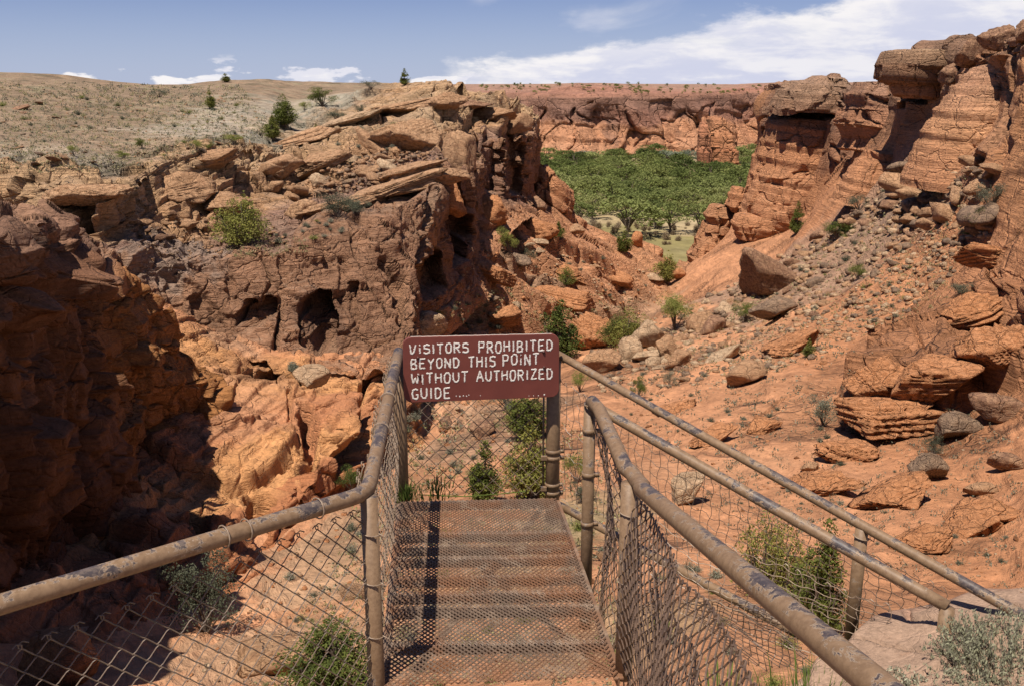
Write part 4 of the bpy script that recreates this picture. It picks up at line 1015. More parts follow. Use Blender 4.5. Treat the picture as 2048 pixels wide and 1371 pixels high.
    words = [('ViSITORS', .045, .412, .115, .255, -.03), ('PROHIBITED', .478, .955, .105, .262, -.01), ('BEYOND', .048, .352, .335, .485, -.02), ('THIS', .412, .583, .325, .480, -.01), ('POiNT', .632, .866, .305, .470, -.02),
             ('WITHOUT', .05, .406, .560, .712, -.02), ('AUTHORIZED', .462, .955, .550, .705, -.005), ('GUIDE', .050, .292, .785, .945, -.01)]
    for w, u0, u1, va, vb, sl in words:
        wts = [.42 if ch in 'iI' else (1.15 if ch in 'WA' else 1.0) for ch in w]; gap = .42; tot = sum(wts) + gap * (len(w) - 1); x = u0; un = (u1 - u0) / tot
        for ch, wt in zip(w, wts):
            mb = MB(); dv = rr.uniform(-.008, .008); dv += sl * (x - u0); w_ = wt if ch not in 'iI' else .3
            glyph(mb, ch, x, x + wt * un, va + dv, vb + dv + rr.uniform(-.006, .006)); mb.build('letter', M['letter'], t); x += (wt + gap) * un
    for u, v, s_ in ((.33,.925,3), (.352,.93,4), (.375,.925,4), (.395,.93,4), (.41,.915,3), (.485,.93,2), (.80,.965,2), (.83,.965,2), (.862,.968,3), (.90,.955,5)):
        mb = MB(); p = q(u, v, .0062); e = .001 * s_
        mb.v = [tuple(p + Vector((math.cos(a) * e * rr.uniform(.6, 1.3), 0, math.sin(a) * e * rr.uniform(.6, 1.5)))) for a in [k * 1.05 for k in range(6)]] + [tuple(p + nrm * .001)]
        mb.f = [(i, (i+1) % 6, 6) for i in range(6)]; mb.build('paint_dot', M['letter'], t)
sign()
# --- right fence beside the landing
t = empty('chain_link_fence', Vector((RB.x, RB.y, ZD)), 'worn pipe rail running to the bottom right corner with bunched chain link', 'fence', 'chipped tan pipe and chain link fences')
pipe('rail', [RA + Vector((.006, -.01, .012))] + lay(RA.lerp(RB, .12) + Vector((.02, 0, .008)), RB + (RA - RB).normalized() * .12, 5) + bend(RA, RB + Vector((.014, 0, 0)), RC, .10)[1:-1] + lay(RB + (RC - RB).normalized() * .12, RC2, 12), .0275, t)
post(t, RB + Vector((-.008, .01, -.01)), -2.04, .031, ties=(-1.40, -1.66))
post(t, RA, -2.34, .026, bands=(-1.40, -1.60, -1.83))
of = Vector((.03, .0, 0))
mesh_panel(t, [Vector((RA.x + .02, RA.y, -2.22)), Vector((RB.x, RB.y + .02, -2.12)), RB + Vector((0, .02, -.10)), RA + Vector((.02, 0, -.06))], .027, 'wire4', .0025, bulge=-.05, seed=8, slack=.010)
r1, r2 = RB + (RC - RB) * .02, RB + (RC - RB) * 1.05
mesh_panel(t, [Vector((RB.x + .03, RB.y - .03, -2.06)), Vector((r2.x - .12, r2.y - .1, -1.98)), r2 + Vector((-.07, 0, -.17)), r1 + Vector((.02, 0, -.06))], .027, 'wire4', .0027, bulge=.07, seed=9, slack=.011, sag=.04)
mesh_panel(t, [Vector((RB.x + .10, RB.y - .02, -2.04)), Vector((r2.x - .06, r2.y - .1, -1.98)), r2 + Vector((-.12, 0, -.28)), r1 + Vector((.05, 0, -.30))], .030, 'wire4', .0025, bulge=.04, seed=10, slack=.014, sag=.04)
# --- the two fences of the walkway to the right
t = empty('walkway_fence', Vector((W1a.x, W1a.y, ZD)), 'farther walkway rail running down right from the sign post', 'fence', 'chipped tan pipe and chain link fences')
pipe('rail', lay(W1a, W1c, 16), .0195, t)
wp = W1a.lerp(W1b, .70)
_p = [W1a.lerp(W1b, f_) for f_ in np.linspace(0, 1, 200)]
wp = min(_p, key=lambda p: abs(project(np.array(p))[0] - 1723))
post(t, wp + Vector((0, 0, -.01)), -2.1, .024, ties=(-1.62,))
bb = lambda p, z: Vector((p.x, p.y, z))
g0 = W1a.lerp(W1b, .012); g1 = W1a.lerp(W1b, .93)
mesh_panel(t, [bb(g0, -2.06), bb(g1, -1.95), g1 + Vector((0, 0, -.07)), g0 + Vector((0, 0, -.13))], .050, 'wire', .0016, seed=12, square=True, slack=.006, sag=.03)
pipe('stretcher_bar', [bb(g0, -1.36), bb(g0, -2.05)], .006, t, 'wire', 6)
for z in (-1.42, -1.80, -1.84, -2.0):
    m = MB(); m.box((g0.x - .012, g0.y - .006, z), (.035, .02, .016)); m.tube([Vector((g0.x + .004, g0.y - .02, z)), Vector((g0.x + .004, g0.y + .01, z))], .007, 8); m.build('clamp', M['pipe'], t)
bp0 = V_(PZ(1112, 1006, -2.03)); bp1 = V_(PZ(1600, 1268, -2.02))
pipe('bottom_pipe', lay(bp0, bp1, 6), .020, t)
t = empty('walkway_fence', Vector((W2a.x, W2a.y, ZD)), 'nearer walkway rail starting at the short post right of the landing', 'fence', 'chipped tan pipe and chain link fences')
pipe('rail', [W2a + Vector((-.012, 0, 0))] + lay(W2a, W2b, 14), .0215, t)
m = MB(); ring(m, RA.lerp(RB, .02) + Vector((0, 0, .0)), Vector((0, 0, 1)), .026, .004); m.build('fitting', M['pipe'], t, True)
pipe('post', [bb(W2b, W2b.z - .005), bb(W2b, -1.95)], .024, t)
hk0 = W2a.lerp(W2b, .16); hk1 = W2a.lerp(W2b, .88)
mesh_panel(t, [bb(hk0, -2.10), bb(hk1, -1.98), hk1 + Vector((0, 0, -.10)), hk0 + Vector((0, 0, -.26))], .052, 'wire2', .0018, seed=13, square=True, slack=.008, sag=.07)

mesh_panel(t, [V_(PZ(1470, 1330, -2.06)), V_(PZ(1640, 1340, -1.96)), V_(PZ(1540, 1225, -1.92)), V_(PZ(1350, 1195, -2.05))], .021, 'wire4', .0019, seed=15, slack=.014, bulge=.03, label='crumpled brown mesh lying below the rail')

# ---------------------------------------------------------------- landing of expanded metal
def expanded(parent, q, w, h, mat, name='grating', th=.0042, strand=.0024, jag=True):
    """diamond strands in the plane of the quad q (near left, near right, far right, far left)"""
    a, b, c, d = [V_(v) for v in q]
    W = ((b - a).length + (c - d).length) / 2; H = ((d - a).length + (c - b).length) / 2
    nu, nv = int(W / w), int(H / h); m = MB(); r = random.Random(2)
    ex = (b - a).normalized(); ey = (d - a).normalized()
    def pt(u, v): return a.lerp(b, u / nu).lerp(d.lerp(c, u / nu), v / nv)
    for j in range(nv):
        for i in range(nu):
            o_ = (j % 2) * .5
            for s_ in (-1, 1):                                  # two strands rise to each knuckle
                p0 = pt(i + o_, j); p1 = pt(i + o_ + .5 * s_, j + 1)
                if i + o_ + .5 * s_ > nu or i + o_ + .5 * s_ < 0: continue
                e = ex * strand; z0 = Vector((0, 0, th)); base = len(m.v)
                tilt = ey * .0016
                for p, zz in ((p0, 0.), (p1, 0.)):
                    m.v += [tuple(p - e + Vector((0, 0, zz))), tuple(p + e + Vector((0, 0, zz))), tuple(p + e * .6 + tilt + z0), tuple(p - e * .6 + tilt + z0)]
                for k in range(4): m.f.append((base + k, base + (k+1) % 4, base + 4 + (k+1) % 4, base + 4 + k))
    o = m.build(name, M[mat], parent); tag(o, kind='stuff'); return o
def landing():
    nl = V_(PZ(766, 1374, ZD)); nr = V_(PZ(1238, 1352, ZD)); fr = V_(PZ(1112, 996, ZD)); fl = V_(PZ(800, 1003, ZD))
    t = empty('metal_landing', (nl + nr + fr + fl) / 4, 'rusty brown expanded metal landing hanging above the gully, below the sign', 'landing')
    expanded(t, [nl, nr, fr, fl], .0225, .0135, 'grate')
    dn_ = Vector((0, 0, -.028))
    for a, b in ((nl, fl), (nr, fr), (fl, fr)):
        m = MB(); d = b - a; L = d.length; rot = d.to_track_quat('X', 'Z').to_matrix(); m.box((a + b) / 2 + dn_, (L, .006, .045), rot); m.box((a + b) / 2 + dn_ + Vector((0, 0, .018)), (L, .035, .005), rot)
        m.build('frame_angle', M['grate'], t)
    for i, y in enumerate((1068, 1094, 1117, 1156, 1188, 1217, 1288)):
        a = V_(PZ(800 - (y - 1000) * .09, y, ZD)); b = V_(PZ(1112 + (y - 1000) * .36, y - 6, ZD)); a.z = b.z = ZD - .012
        d = b - a; rot = d.to_track_quat('X', 'Z').to_matrix()
        m = MB(); m.box((a + b) / 2 + Vector((0, 0, -.016)), (d.length, .005, .034), rot); m.box((a + b) / 2, (d.length, .022 + .008 * (i % 3), .004), rot); m.build('joist', M['grate'], t)
        # toothed edge where two sheets of expanded metal lap
        m = MB(); nT = int(d.length / .0225); ex = d.normalized(); ey = Vector((-ex.y, ex.x, 0)); up = Vector((0, 0, 1))
        for s_ in ((0,) if i % 2 else (0, -.017)):
            for k_ in range(nT):
                o_ = a + ex * (k_ * .0225) + ey * s_ + up * .012
                m.tube([o_, o_ + ex * .01125 + ey * .009 + up * .005, o_ + ex * .0225], .0026, 4, False)
        tag(m.build('tread_edge', M['grate'], t), kind='stuff')
    for a, b in (((815, 1005), (1225, 1340)), ((1085, 1005), (830, 1330))):
        a = V_(PZ(*a, ZD - .03)); b = V_(PZ(*b, ZD - .03)); a.z = b.z = ZD - .052; d = b - a; m = MB(); m.box((a + b) / 2, (d.length, .028, .004), d.to_track_quat('X', 'Z').to_matrix()); m.build('brace', M['grate'], t)
landing()
# ================================================================ picking points of the ground
_allP = np.concatenate([a for a, b in SHEETS]); _allN = np.concatenate([b for a, b in SHEETS])
_x, _y, _c = project(_allP)
CELL = 3.0; GW, GH = int(2200 / CELL), int(1500 / CELL)
_gx = np.floor((_x + 60) / CELL).astype(int); _gy = np.floor((_y + 30) / CELL).astype(int)
_ok = (_gx >= 0) & (_gx < GW) & (_gy >= 0) & (_gy < GH) & (_allP[:, 1] > 1)
_id = np.nonzero(_ok)[0]; _o = _id[np.argsort(-_c[_id])]
ZB = np.full(GW * GH, -1, np.int64); ZB[_gy[_o] * GW + _gx[_o]] = _o; ZB = ZB.reshape(GH, GW)
def hit(px, py):
    gx = int((px + 60) / CELL); gy = int((py + 30) / CELL)
    best = -1; bc = 1e9
    for r in (1, 3, 7, 14):
        w = ZB[max(gy - r, 0):gy + r + 1, max(gx - r, 0):gx + r + 1].ravel(); w = w[w >= 0]
        if len(w):
            cds = _c[w]; lo = np.percentile(cds, 20); j = w[np.argmin(np.abs(cds - lo) + .02 * np.hypot(_x[w] - px, _y[w] - py))]
            return _allP[j], _allN[j], _c[j]
    return None

# ---------------------------------------------------------------- rocks
def ico(sub):
    import bmesh
    bm = bmesh.new(); bmesh.ops.create_icosphere(bm, subdivisions=sub, radius=1.0)
    v = np.array([q.co[:] for q in bm.verts]); f = np.array([[q.index for q in p.verts] for p in bm.faces]); bm.free(); return v, f
ICO = {k: ico(k) for k in (1, 2, 3, 4, 5)}
def rock_shape(seed, sub=3, an=(1, 1, .7), planes=13, blunt=.25, layer=.0, rough_=.06):
    r = np.random.RandomState(seed); v, f = ICO[sub]
    n = r.normal(size=(planes, 3)); n /= np.linalg.norm(n, axis=1, keepdims=True); h = r.uniform(.55, .92, planes)
    dots = np.maximum(v @ n.T, 1e-3); rad = np.min(np.where(v @ n.T > .05, h / dots, 9), axis=1)
    rad = np.minimum(rad, 1.45); rad = rad * (1 - blunt) + blunt * .9
    p = v * rad[:, None]
    p = p + v * (fbm(p + seed * 3.1, .9, 4, seed, .55) * rough_ * 2.2)[:, None]
    if layer:
        ax = r.normal(size=3) * np.array([.25, .25, 1]); ax /= np.linalg.norm(ax)
        t = p @ ax / .13 + fbm(p, 1.2, 2, seed) * .5; i = np.floor(t).astype(np.int32)
        fr = t - i; p = p * (1 - layer * (h1(i, seed) - .3) * .5 - layer * .35 * np.exp(-((fr - .5) / .5) ** 2 * 0) * (np.abs(fr - .5) > .40))[:, None]
    return p * np.array(an), f
ROCKS = {}
for i in range(12):
    v, f = rock_shape(100 + i, 3, (1, .85, .5 + .05 * (i % 4)), 10 + i % 4, .0, .12 if i % 3 == 0 else 0, .04)
    ROCKS[i] = (v, f)
RM = {}
def rock_me(i, mat):
    if (i, mat) not in RM: RM[i, mat] = mesh_np('boulder', *ROCKS[i], M[mat])
    return RM[i, mat]
def put_boulder(px, py, w, h, mat, label, seed=0, sink=.25, tilt=None, layer=.10, name='boulder', group=None, cat='boulder', D=None, blunt=.0, planes=12, sub=4):
    """landmark rock, its own mesh; px,py = middle of its foot, w,h in photo pixels"""
    q = hit(px, py)
    p, nn, cd = (q if D is None else (P(px, py, D), None, D * 1.0))
    W = w * cd / F_PX; H = h * cd / F_PX
    if D is None:
        zs = [p[2]]
        for dx, dy in ((-.35, 0), (.35, 0), (-.2, -.25), (.2, -.25), (0, .15)):
            q2 = hit(px + dx * w, py + dy * h)
            if q2 is not None and abs(q2[2] - cd) < 1.2 * W + 1: zs.append(q2[0][2])
        p = np.array([p[0], p[1], sorted(zs)[len(zs) // 3]])
    v, f = rock_shape(seed or int(px * 7 + py), sub, (1, 1, 1), planes, blunt, layer, .05)
    v = (v - (v.max(0) + v.min(0)) / 2) / (v.max(0) - v.min(0)) * np.array([W, W * .85, H * 1.15])
    rz = 0 if tilt is None else R_(tilt)
    c_, s_ = math.cos(rz), math.sin(rz); v = np.stack([v[:, 0] * c_ - v[:, 2] * s_, v[:, 1], v[:, 0] * s_ + v[:, 2] * c_], -1)
    me = mesh_np(name, v, f, M[mat]); o = link(name, me); o.location = (p[0], p[1] + W * .15, p[2] + H * (.62 - sink))
    o.rotation_euler = (0, 0, (seed % 7 - 3) * .12 if tilt is None else 0)
    tag(o, label, cat, group); return o
BL = [
 (1525,590,135,92,'stone_brown','largest dark brown boulder on the right slope, with a tan split face',-18),
 (1548,636,95,48,'stone_grey','broad flat grey boulder just below the largest dark boulder',12),
 (1495,762,84,48,'stone_tan','tan brown boulder lying alone low on the right talus slope',14),
 (622,770,78,46,'stone_pale','pale tan flat boulder resting on the red shelf beside a round sage clump',5),
 (1922,872,88,58,'stone_grey','dark grey rounded boulder at the right, lower left of its darker twin',14),
 (1992,838,98,62,'stone_brown','dark banded boulder near the right edge, above the grey rounded one',8),
 (1858,958,80,58,'stone_grey','cleft grey brown boulder on the smooth orange slope at the right',6),
 (1262,714,52,50,'stone_pale','cream broken block at the left of the pale block pile',0),
 (1300,690,62,55,'stone_pale','tallest cream block in the pile below the green bushes',30),
 (1332,706,44,44,'stone_tan','brown squared block at the right end of the pale block pile',0),
 (1205,738,82,44,'stone_tan','long tan boulder left of the pale block pile',8),
 (1290,716,60,22,'stone_pale','low cream slab under the pale block pile',18),
 (1400,655,60,36,'stone_tan','tan boulder leaning under the round green bush',25),
 (1428,662,58,42,'stone_brown','rounded brown boulder right of the round green bush',0),
 (1358,732,56,36,'stone_tan','brown boulder midway down the slope beside a slanting slab',0),
 (1445,716,90,20,'stone_pale','long pale slab slanting up to the right on the talus',26),
 (965,868,54,36,'stone_brown','brown stone seen through the gate mesh below the sign',-10),
 (1380,1000,95,64,'stone_pale','large pale boulder behind the walkway rails',30),
 (601,430,74,36,'stone_tan','flat topped block lying at the foot of the rubble slope',14),
 (655,215,1,1,'stone_tan','',0),
 (1084,418,30,32,'stone_brown','dark pointed boulder on the crest of the red slope',0),
 (1040,530,46,28,'stone_grey','dark grey slab tilted down right on the red slope',-30),
 (1082,487,36,12,'stone_pale','largest cream slab among the bushes on the red slope',0),
 (1058,497,22,12,'stone_pale','small cream slab left of the largest cream slab',0),
 (1080,508,22,10,'stone_pale','small cream slab below the largest cream slab',0),
 (985,605,26,12,'stone_grey','small dark rock on the sandy strip below the cliff prow',0),
 (1187,636,20,13,'stone_brown','small dark round rock above the upright juniper',0),
 (1275,492,26,34,'stone_red','upright red rock on the ridge in front of the meadow',-8),
 (1150,470,38,20,'stone_tan','rounded tan rock at the end of the ridge by the meadow',0),
 (1070,285,1,1,'stone_tan','',0),
 (1310,560,40,14,'stone_pale','pale slab left of the dark juniper in the gully mouth',-10),
 (1355,560,32,26,'stone_red','red block right of the dark juniper in the gully mouth',0),
 (1275,1020,40,20,'stone_tan','small tan stone behind the mesh right of the landing',0),
 (560,1340,190,70,'stone_tan','broad pale red boulder behind the lower left chain link',10),
 (110,1371,190,110,'stone_red','rough orange rock behind the mesh in the bottom left corner',5),
 (1620,940,40,20,'stone_tan','small tan rock at the foot of the layered knob',0),
 (1960,990,60,30,'stone_tan','low brown rock on the right slope under the banded boulder',10),
 (2010,940,60,40,'stone_brown','brown rock at the right edge above the low brown rock',0),
]
for (px, py, w, h, mt, lb, tl) in BL:
    if w > 5: put_boulder(px, py, w, h, mt, lb, int(px + py), tilt=tl)

SL = [  # long tilted slabs of the left ledges, the skyline blocks and the curved sheets on the right
 (812,300,150,62,'stone_tan','biggest smooth tan slab of the left ledges, shadowed underneath',12,'flat_rock'),
 (915,330,72,84,'stone_tan','rounded tan block right of the biggest smooth slab',0,'flat_rock'),
 (885,212,120,34,'stone_tan','top tan ledge slab on the crest of the left cliff',6,'flat_rock'),
 (800,222,170,20,'stone_tan','thin tan slab just under the crest of the left ledges',12,'flat_rock'),
 (690,246,170,20,'stone_pale','thin pale slab above the rubble, right of the junipers',16,'flat_rock'),
 (600,285,170,26,'stone_tan','long tan slab starting below the cone shaped juniper',15,'flat_rock'),
 (985,238,110,28,'stone_tan','flat slab on the crest of the cliff prow, near its end',4,'flat_rock'),
 (950,215,80,20,'stone_brown','dark ledge slab in the notch of the cliff crest',5,'flat_rock'),
 (1040,262,66,40,'stone_tan','rounded slab on the very end of the cliff prow',0,'flat_rock'),
 (640,335,130,40,'stone_tan','leaning slab with dark cleft beside the rubble',18,'flat_rock'),
 (560,345,90,44,'stone_tan','broken block left of the leaning slab',14,'flat_rock'),
 (745,300,90,30,'stone_tan','slab with two black clefts left of the biggest slab',-30,'flat_rock'),
 (790,380,230,30,'stone_tan','long thin slab along the brow above the dark wall',15,'flat_rock'),
 (890,368,110,36,'stone_tan','slab at the right end of the brow above the dark wall',4,'flat_rock'),
 (690,412,190,24,'stone_tan','low slab on the brow left of the grey shrubs',13,'flat_rock'),
 (820,345,150,22,'stone_tan','middle slab between the rubble and the brow',12,'flat_rock'),
 (345,395,150,60,'stone_tan','big block in the left ledge cliff with a shadowed foot',8,'flat_rock'),
 (440,425,130,50,'stone_tan','squared block in the left ledge cliff above fallen stones',4,'flat_rock'),
 (420,335,120,40,'stone_tan','rounded top slab of the left ledge cliff',10,'flat_rock'),
 (170,400,180,44,'stone_tan','overhanging pale ledge at the far left',4,'flat_rock'),
 (640,370,40,34,'stone_pale','upright pale block in the upper rubble',10,'boulder'),
 (810,372,64,40,'stone_tan','peaked tan block at the right end of the rubble',0,'boulder'),
 (1945,120,70,52,'stone_brown','dark block on the right skyline beside the overhanging rock',10,'boulder'),
 (1995,100,70,50,'stone_brown','dark notched block high on the right skyline',20,'boulder'),
 (2040,62,50,40,'stone_brown','small round boulder in the top right corner',0,'boulder'),
 (1905,160,60,40,'stone_brown','dark block under the right skyline',-20,'boulder'),
 (1700,235,80,40,'stone_brown','dark ledge block in the dip of the right skyline',10,'boulder'),
 (1800,860,230,76,'stone_red','wide curved orange rock sheet with a dark underside, mid right',-8,'flat_rock'),
 (1880,800,200,100,'stone_red','steep layered orange rock face above the curved sheet',10,'flat_rock'),
 (1760,790,120,90,'stone_red','folded orange rock corner left of the layered face',-20,'flat_rock'),
 (1990,720,170,80,'stone_red','tilted orange rock slab at the right edge, below the bench',24,'flat_rock'),
 (1975,525,140,50,'stone_red','low orange rock lip with a dark hollow, upper right edge',-8,'flat_rock'),
 (1700,910,130,50,'stone_red','small orange rock ledge at the tip of the curved sheet',8,'flat_rock'),
 (1650,985,150,34,'stone_red','low orange bedrock ledge behind the far walkway rail, under the tip of the curved sheet',20,'flat_rock'),
 (1790,1010,170,40,'stone_red','orange bedrock ledge left below the cleft boulder',24,'flat_rock'),
 (1960,1060,190,46,'stone_red','orange bedrock ledge low at the right edge, above the walkway end',26,'flat_rock'),
 (1850,1100,130,30,'stone_red','small orange ledge just above the end of the far rail',22,'flat_rock'),
 (1430,880,110,26,'stone_red','thin orange ledge between the two walkway rails',22,'flat_rock'),
 (1590,700,120,34,'stone_red','orange ledge among brush above the lone tan brown boulder',26,'flat_rock'),
 (1350,820,90,22,'stone_red','thin ledge on the slope right of the small green shrub',22,'flat_rock'),
 (1940,640,190,56,'stone_red','tilted orange ledge under the grey bush on the bench',20,'flat_rock'),
 (1525,860,80,30,'stone_red','thin split orange ledge alone on the smooth slope',20,'flat_rock'),
 (905,420,60,70,'stone_red','red block at the foot of the second cliff recess',10,'boulder'),
 (985,440,70,60,'stone_red','split red block below the dark cliff prow',-12,'boulder'),
 (1075,470,90,40,'stone_red','layered red ledge below the dark pointed boulder',-14,'flat_rock'),
 (985,560,110,34,'stone_red','layered red ledge left of the dark grey slab',-14,'flat_rock'),
 (1120,540,120,34,'stone_red','layered red ledge in the middle of the red slope',-16,'flat_rock'),
 (1230,560,90,28,'stone_red','layered red ledge right of the middle of the red slope',-18,'flat_rock'),
 (1130,625,150,44,'stone_red','longest layered red ledge, above the upright juniper',-14,'flat_rock'),
 (1000,650,90,40,'stone_red','red ledge with two small dark holes just above the sign',6,'flat_rock'),
 (1180,690,110,80,'stone_red','big red bedrock block left of the green row of bushes',-30,'flat_rock'),
 (850,660,90,52,'stone_pale','pinkish pale slab at the foot of the dark wall, left above the sign',14,'flat_rock'),
]
for (px, py, w, h, mt, lb, tl, nm) in SL: put_boulder(px, py, w, h, mt, lb, int(px * 3 + py), sink=.34, tilt=tl, name=nm, cat='rock' if nm == 'flat_rock' else 'boulder', layer=.30 if mt == 'stone_red' else .18, planes=16, sub=5 if w > 100 else 4)

# rock masses standing on the terrain: outline widths at several heights, real depth
def outcrop(name, rows, D, depth, label, cat, mat='rock_mid', cols=None, h=(1.2, .4), amp=.7, seed=1, dip=(.1, .0), na=150, group=None, power=.8, blk=3., tall=1.1):
    rows = sorted(rows, key=lambda r: r[0]); pys = np.array([r[0] for r in rows], float); xl = np.array([r[1] for r in rows], float); xr = np.array([r[2] for r in rows], float)
    if isinstance(D, tuple):
        hs = [hit(*q_)[0][1] for q_ in D]; D = sorted(hs)[len(hs) // 2] + depth * .5; print(name, 'D', round(D, 1), [round(h_) for h_ in hs])
    nz = int(np.clip((pys[-1] - pys[0]) / 1.6, 30, 150)); yy = np.linspace(pys[0], pys[-1], nz)
    L = P(np.interp(yy, pys, xl), yy, D); Rr = P(np.interp(yy, pys, xr), yy, D)
    cx = (L + Rr) / 2; a = (Rr[:, 0] - L[:, 0]) / 2
    dd = depth * (np.clip(a / a.max(), .15, 1)) ** .6
    th = np.linspace(0, 2 * np.pi, na, endpoint=False)
    ct, st = np.cos(th), np.sin(th); ct = np.sign(ct) * np.abs(ct) ** power; st = np.sign(st) * np.abs(st) ** power
    G = np.stack([cx[:, None, 0] + a[:, None] * ct, cx[:, None, 1] + dd[:, None] * st + 0 * a[:, None], cx[:, None, 2] + 0 * ct], -1)
    # close the top
    top = G[0].mean(0); G[0] = top + (G[0] - top) * .05; 
    N = np.stack([ct[None] / np.maximum(a[:, None], .1), st[None] / np.maximum(dd[:, None], .1), np.zeros((nz, na))], -1); N /= np.linalg.norm(N, axis=-1, keepdims=True)
    s = type('S', (), {})(); s.G = G.copy(); s.B = G.copy(); s.BN = N; s.px = np.zeros((nz, na)); s.sp = np.full((nz, na), D * 2 / F_PX, np.float32)
    blocks(s, blk, amp * 1.2, amp * .8, seed, (1, 1, tall), .06, .4)
    rough(s, blk * 2, amp * .9, 4, seed + 1)
    beds(s, h[0], amp, dip, seed + 2, .4, 9, sharp=.12, terr=.6); beds(s, h[1], amp * .45, dip, seed + 3, .3, 6, sharp=.15, terr=.6)
    rough(s, blk * .4, amp * .15, 4, seed + 4)
    cols = cols or [ORG2, ORG]; cc = np.array(cols, np.float32); t_ = np.linspace(0, len(cc) - 1.001, nz)[:, None] + fbm(s.B, blk, 3, seed + 7) * .35
    t_ = np.clip(t_, 0, len(cc) - 1.001); i = t_.astype(int); c = cc[i] * (1 - (t_ - i))[..., None] + cc[np.minimum(i + 1, len(cc) - 1)] * (t_ - i)[..., None]
    s.col = c; jitter_col(s, 2.0, .2)
    idx = np.arange(nz * na).reshape(nz, na); q = np.stack([idx[:-1], np.roll(idx, -1, 1)[:-1], np.roll(idx, -1, 1)[1:], idx[1:]], -1).reshape(-1, 4)
    org = np.array([cx[-1, 0], cx[-1, 1], cx[-1, 2]])
    V = np.concatenate([s.G.reshape(-1, 3), s.G[0].mean(0, keepdims=True)]) - org
    Fq = [tuple(x) for x in q]
    me = mesh_np(name, V, q, M[mat], np.clip(np.concatenate([s.col.reshape(-1, 3), s.col[0].mean(0, keepdims=True)]), .01, .8))
    o = link(name, me); o.location = org; tag(o, label, cat, group); return o
outcrop('rock_fin', [(404,1428,1452),(412,1420,1460),(440,1415,1462),(470,1402,1455),(490,1385,1462),(530,1378,1470),(570,1375,1480)], 178, 5.5, 'tall layered orange rock fin at the meadow edge, left of the buttress', 'rock', cols=[(.46,.22,.11), ORG], seed=3, h=(1.6,.6), amp=.9, power=.7)
outcrop('tilted_rock', [(330,1082,1096),(345,1072,1112),(365,1062,1130),(390,1056,1140),(415,1054,1143),(450,1050,1148)], 152, 6, 'tilted smooth red slab right of the dark cliff prow, in front of the forest', 'rock', cols=[ORG2, ORG], seed=5, dip=(.8, .1), h=(1.8,.7), amp=.8)
outcrop('rounded_rock', [(372,1468,1482),(385,1455,1500),(410,1452,1510),(430,1468,1505),(445,1470,1500)], 174, 4, 'round orange knob between the fin and the buttress', 'rock', seed=6, amp=.6)
outcrop('domed_rock', [(152,1625,1660),(158,1600,1685),(172,1572,1700),(190,1560,1708),(210,1550,1705),(228,1545,1690)], 150, 10, 'brown dome of cap rock on top of the big right buttress', 'rock', cols=[(.38,.23,.145), (.34,.20,.12), (.32,.17,.10)], seed=7, h=(1.3,.5), amp=.8, blk=4)
outcrop('undercut_rock', [(205,1560,1600),(215,1545,1625),(235,1538,1640),(255,1536,1632),(275,1538,1600)], 160, 6, 'dark undercut block at the left corner of the big right buttress', 'rock', cols=[(.34,.20,.12), (.26,.13,.075)], seed=8, amp=.9)
outcrop('overhanging_rock', [(97,1820,1890),(103,1790,1915),(118,1770,1915),(135,1760,1905),(150,1757,1890),(166,1768,1885),(182,1790,1880),(200,1812,1875)], 92, 5, 'large smooth brown overhanging cap boulder on the right skyline', 'rock', cols=[(.44,.28,.165), (.34,.19,.11), (.34,.17,.09), ORG2], seed=9, h=(1.4,.5), amp=.35, blk=5)
outcrop('rock_spire', [(226,1424,1436),(240,1417,1446),(262,1414,1456),(290,1414,1464),(318,1416,1472),(340,1414,1476)], 465, 12, 'free standing red sandstone spire in front of the far cliff, right of the forest', 'rock', 'rock_far', [(.46,.21,.11), ORG2, (.42,.17,.08), ORG2], (7, 2.5), 1.2, 12, (0, 0), power=.6, blk=8, tall=5.)
outcrop('rock_spire', [(246,1403,1410),(256,1399,1415),(290,1396,1419),(340,1393,1424)], 452, 5, 'thin rock fin against the left side of the far red spire', 'rock', 'rock_far', [(.44,.19,.10), (.36,.14,.07)], (7, 2.5), .8, 17, (0, 0), power=.7, blk=6, tall=4.)
outcrop('rock_buttress', [(236,1545,1700),(262,1538,1712),(300,1530,1722),(335,1522,1712),(370,1508,1690),(405,1490,1660),(432,1484,1635),(452,1486,1610),(475,1484,1600)], ((1560,330),(1600,380),(1640,330),(1560,400),(1600,300)), 12, 'great orange rock wall under the brown dome, at the right of the forest', 'rock', cols=[(.40,.19,.095), ORG2, ORG, ORG], seed=21, h=(1.3, .45), amp=.55, blk=6, power=.85, na=260)
outcrop('rounded_rock', [(428,1482,1560),(440,1470,1590),(458,1466,1598),(476,1472,1590)], 150, 5, 'low rounded orange rock at the foot of the orange wall', 'rock', seed=22, amp=.4, blk=4)
outcrop('pale_rock', [(131,1955,1990),(150,1944,2000),(175,1918,2006),(215,1890,2004),(260,1862,1996),(300,1840,1990),(340,1825,1980),(370,1815,1970)], ((1930,280),(1900,300),(1960,260),(1940,320),(1900,330)), 4.5, 'pale orange layered rock face high on the right wall, above the rockfall', 'rock', cols=[(.58,.31,.18), (.56,.28,.14), ORG], seed=23, h=(.9, .3), amp=.22, blk=7, na=220, power=.85)
outcrop('ledge_rock', [(170,1712,1790),(190,1698,1820),(225,1690,1845),(265,1696,1850),(300,1700,1840)], ((1730,240),(1760,230),(1790,250)), 7, 'brown stepped rock joining the domed rock and the overhanging one', 'rock', cols=[(.36,.20,.125), (.42,.20,.11), ORG2], seed=25, h=(1.6, .5), amp=1.1, blk=3.5, na=220)
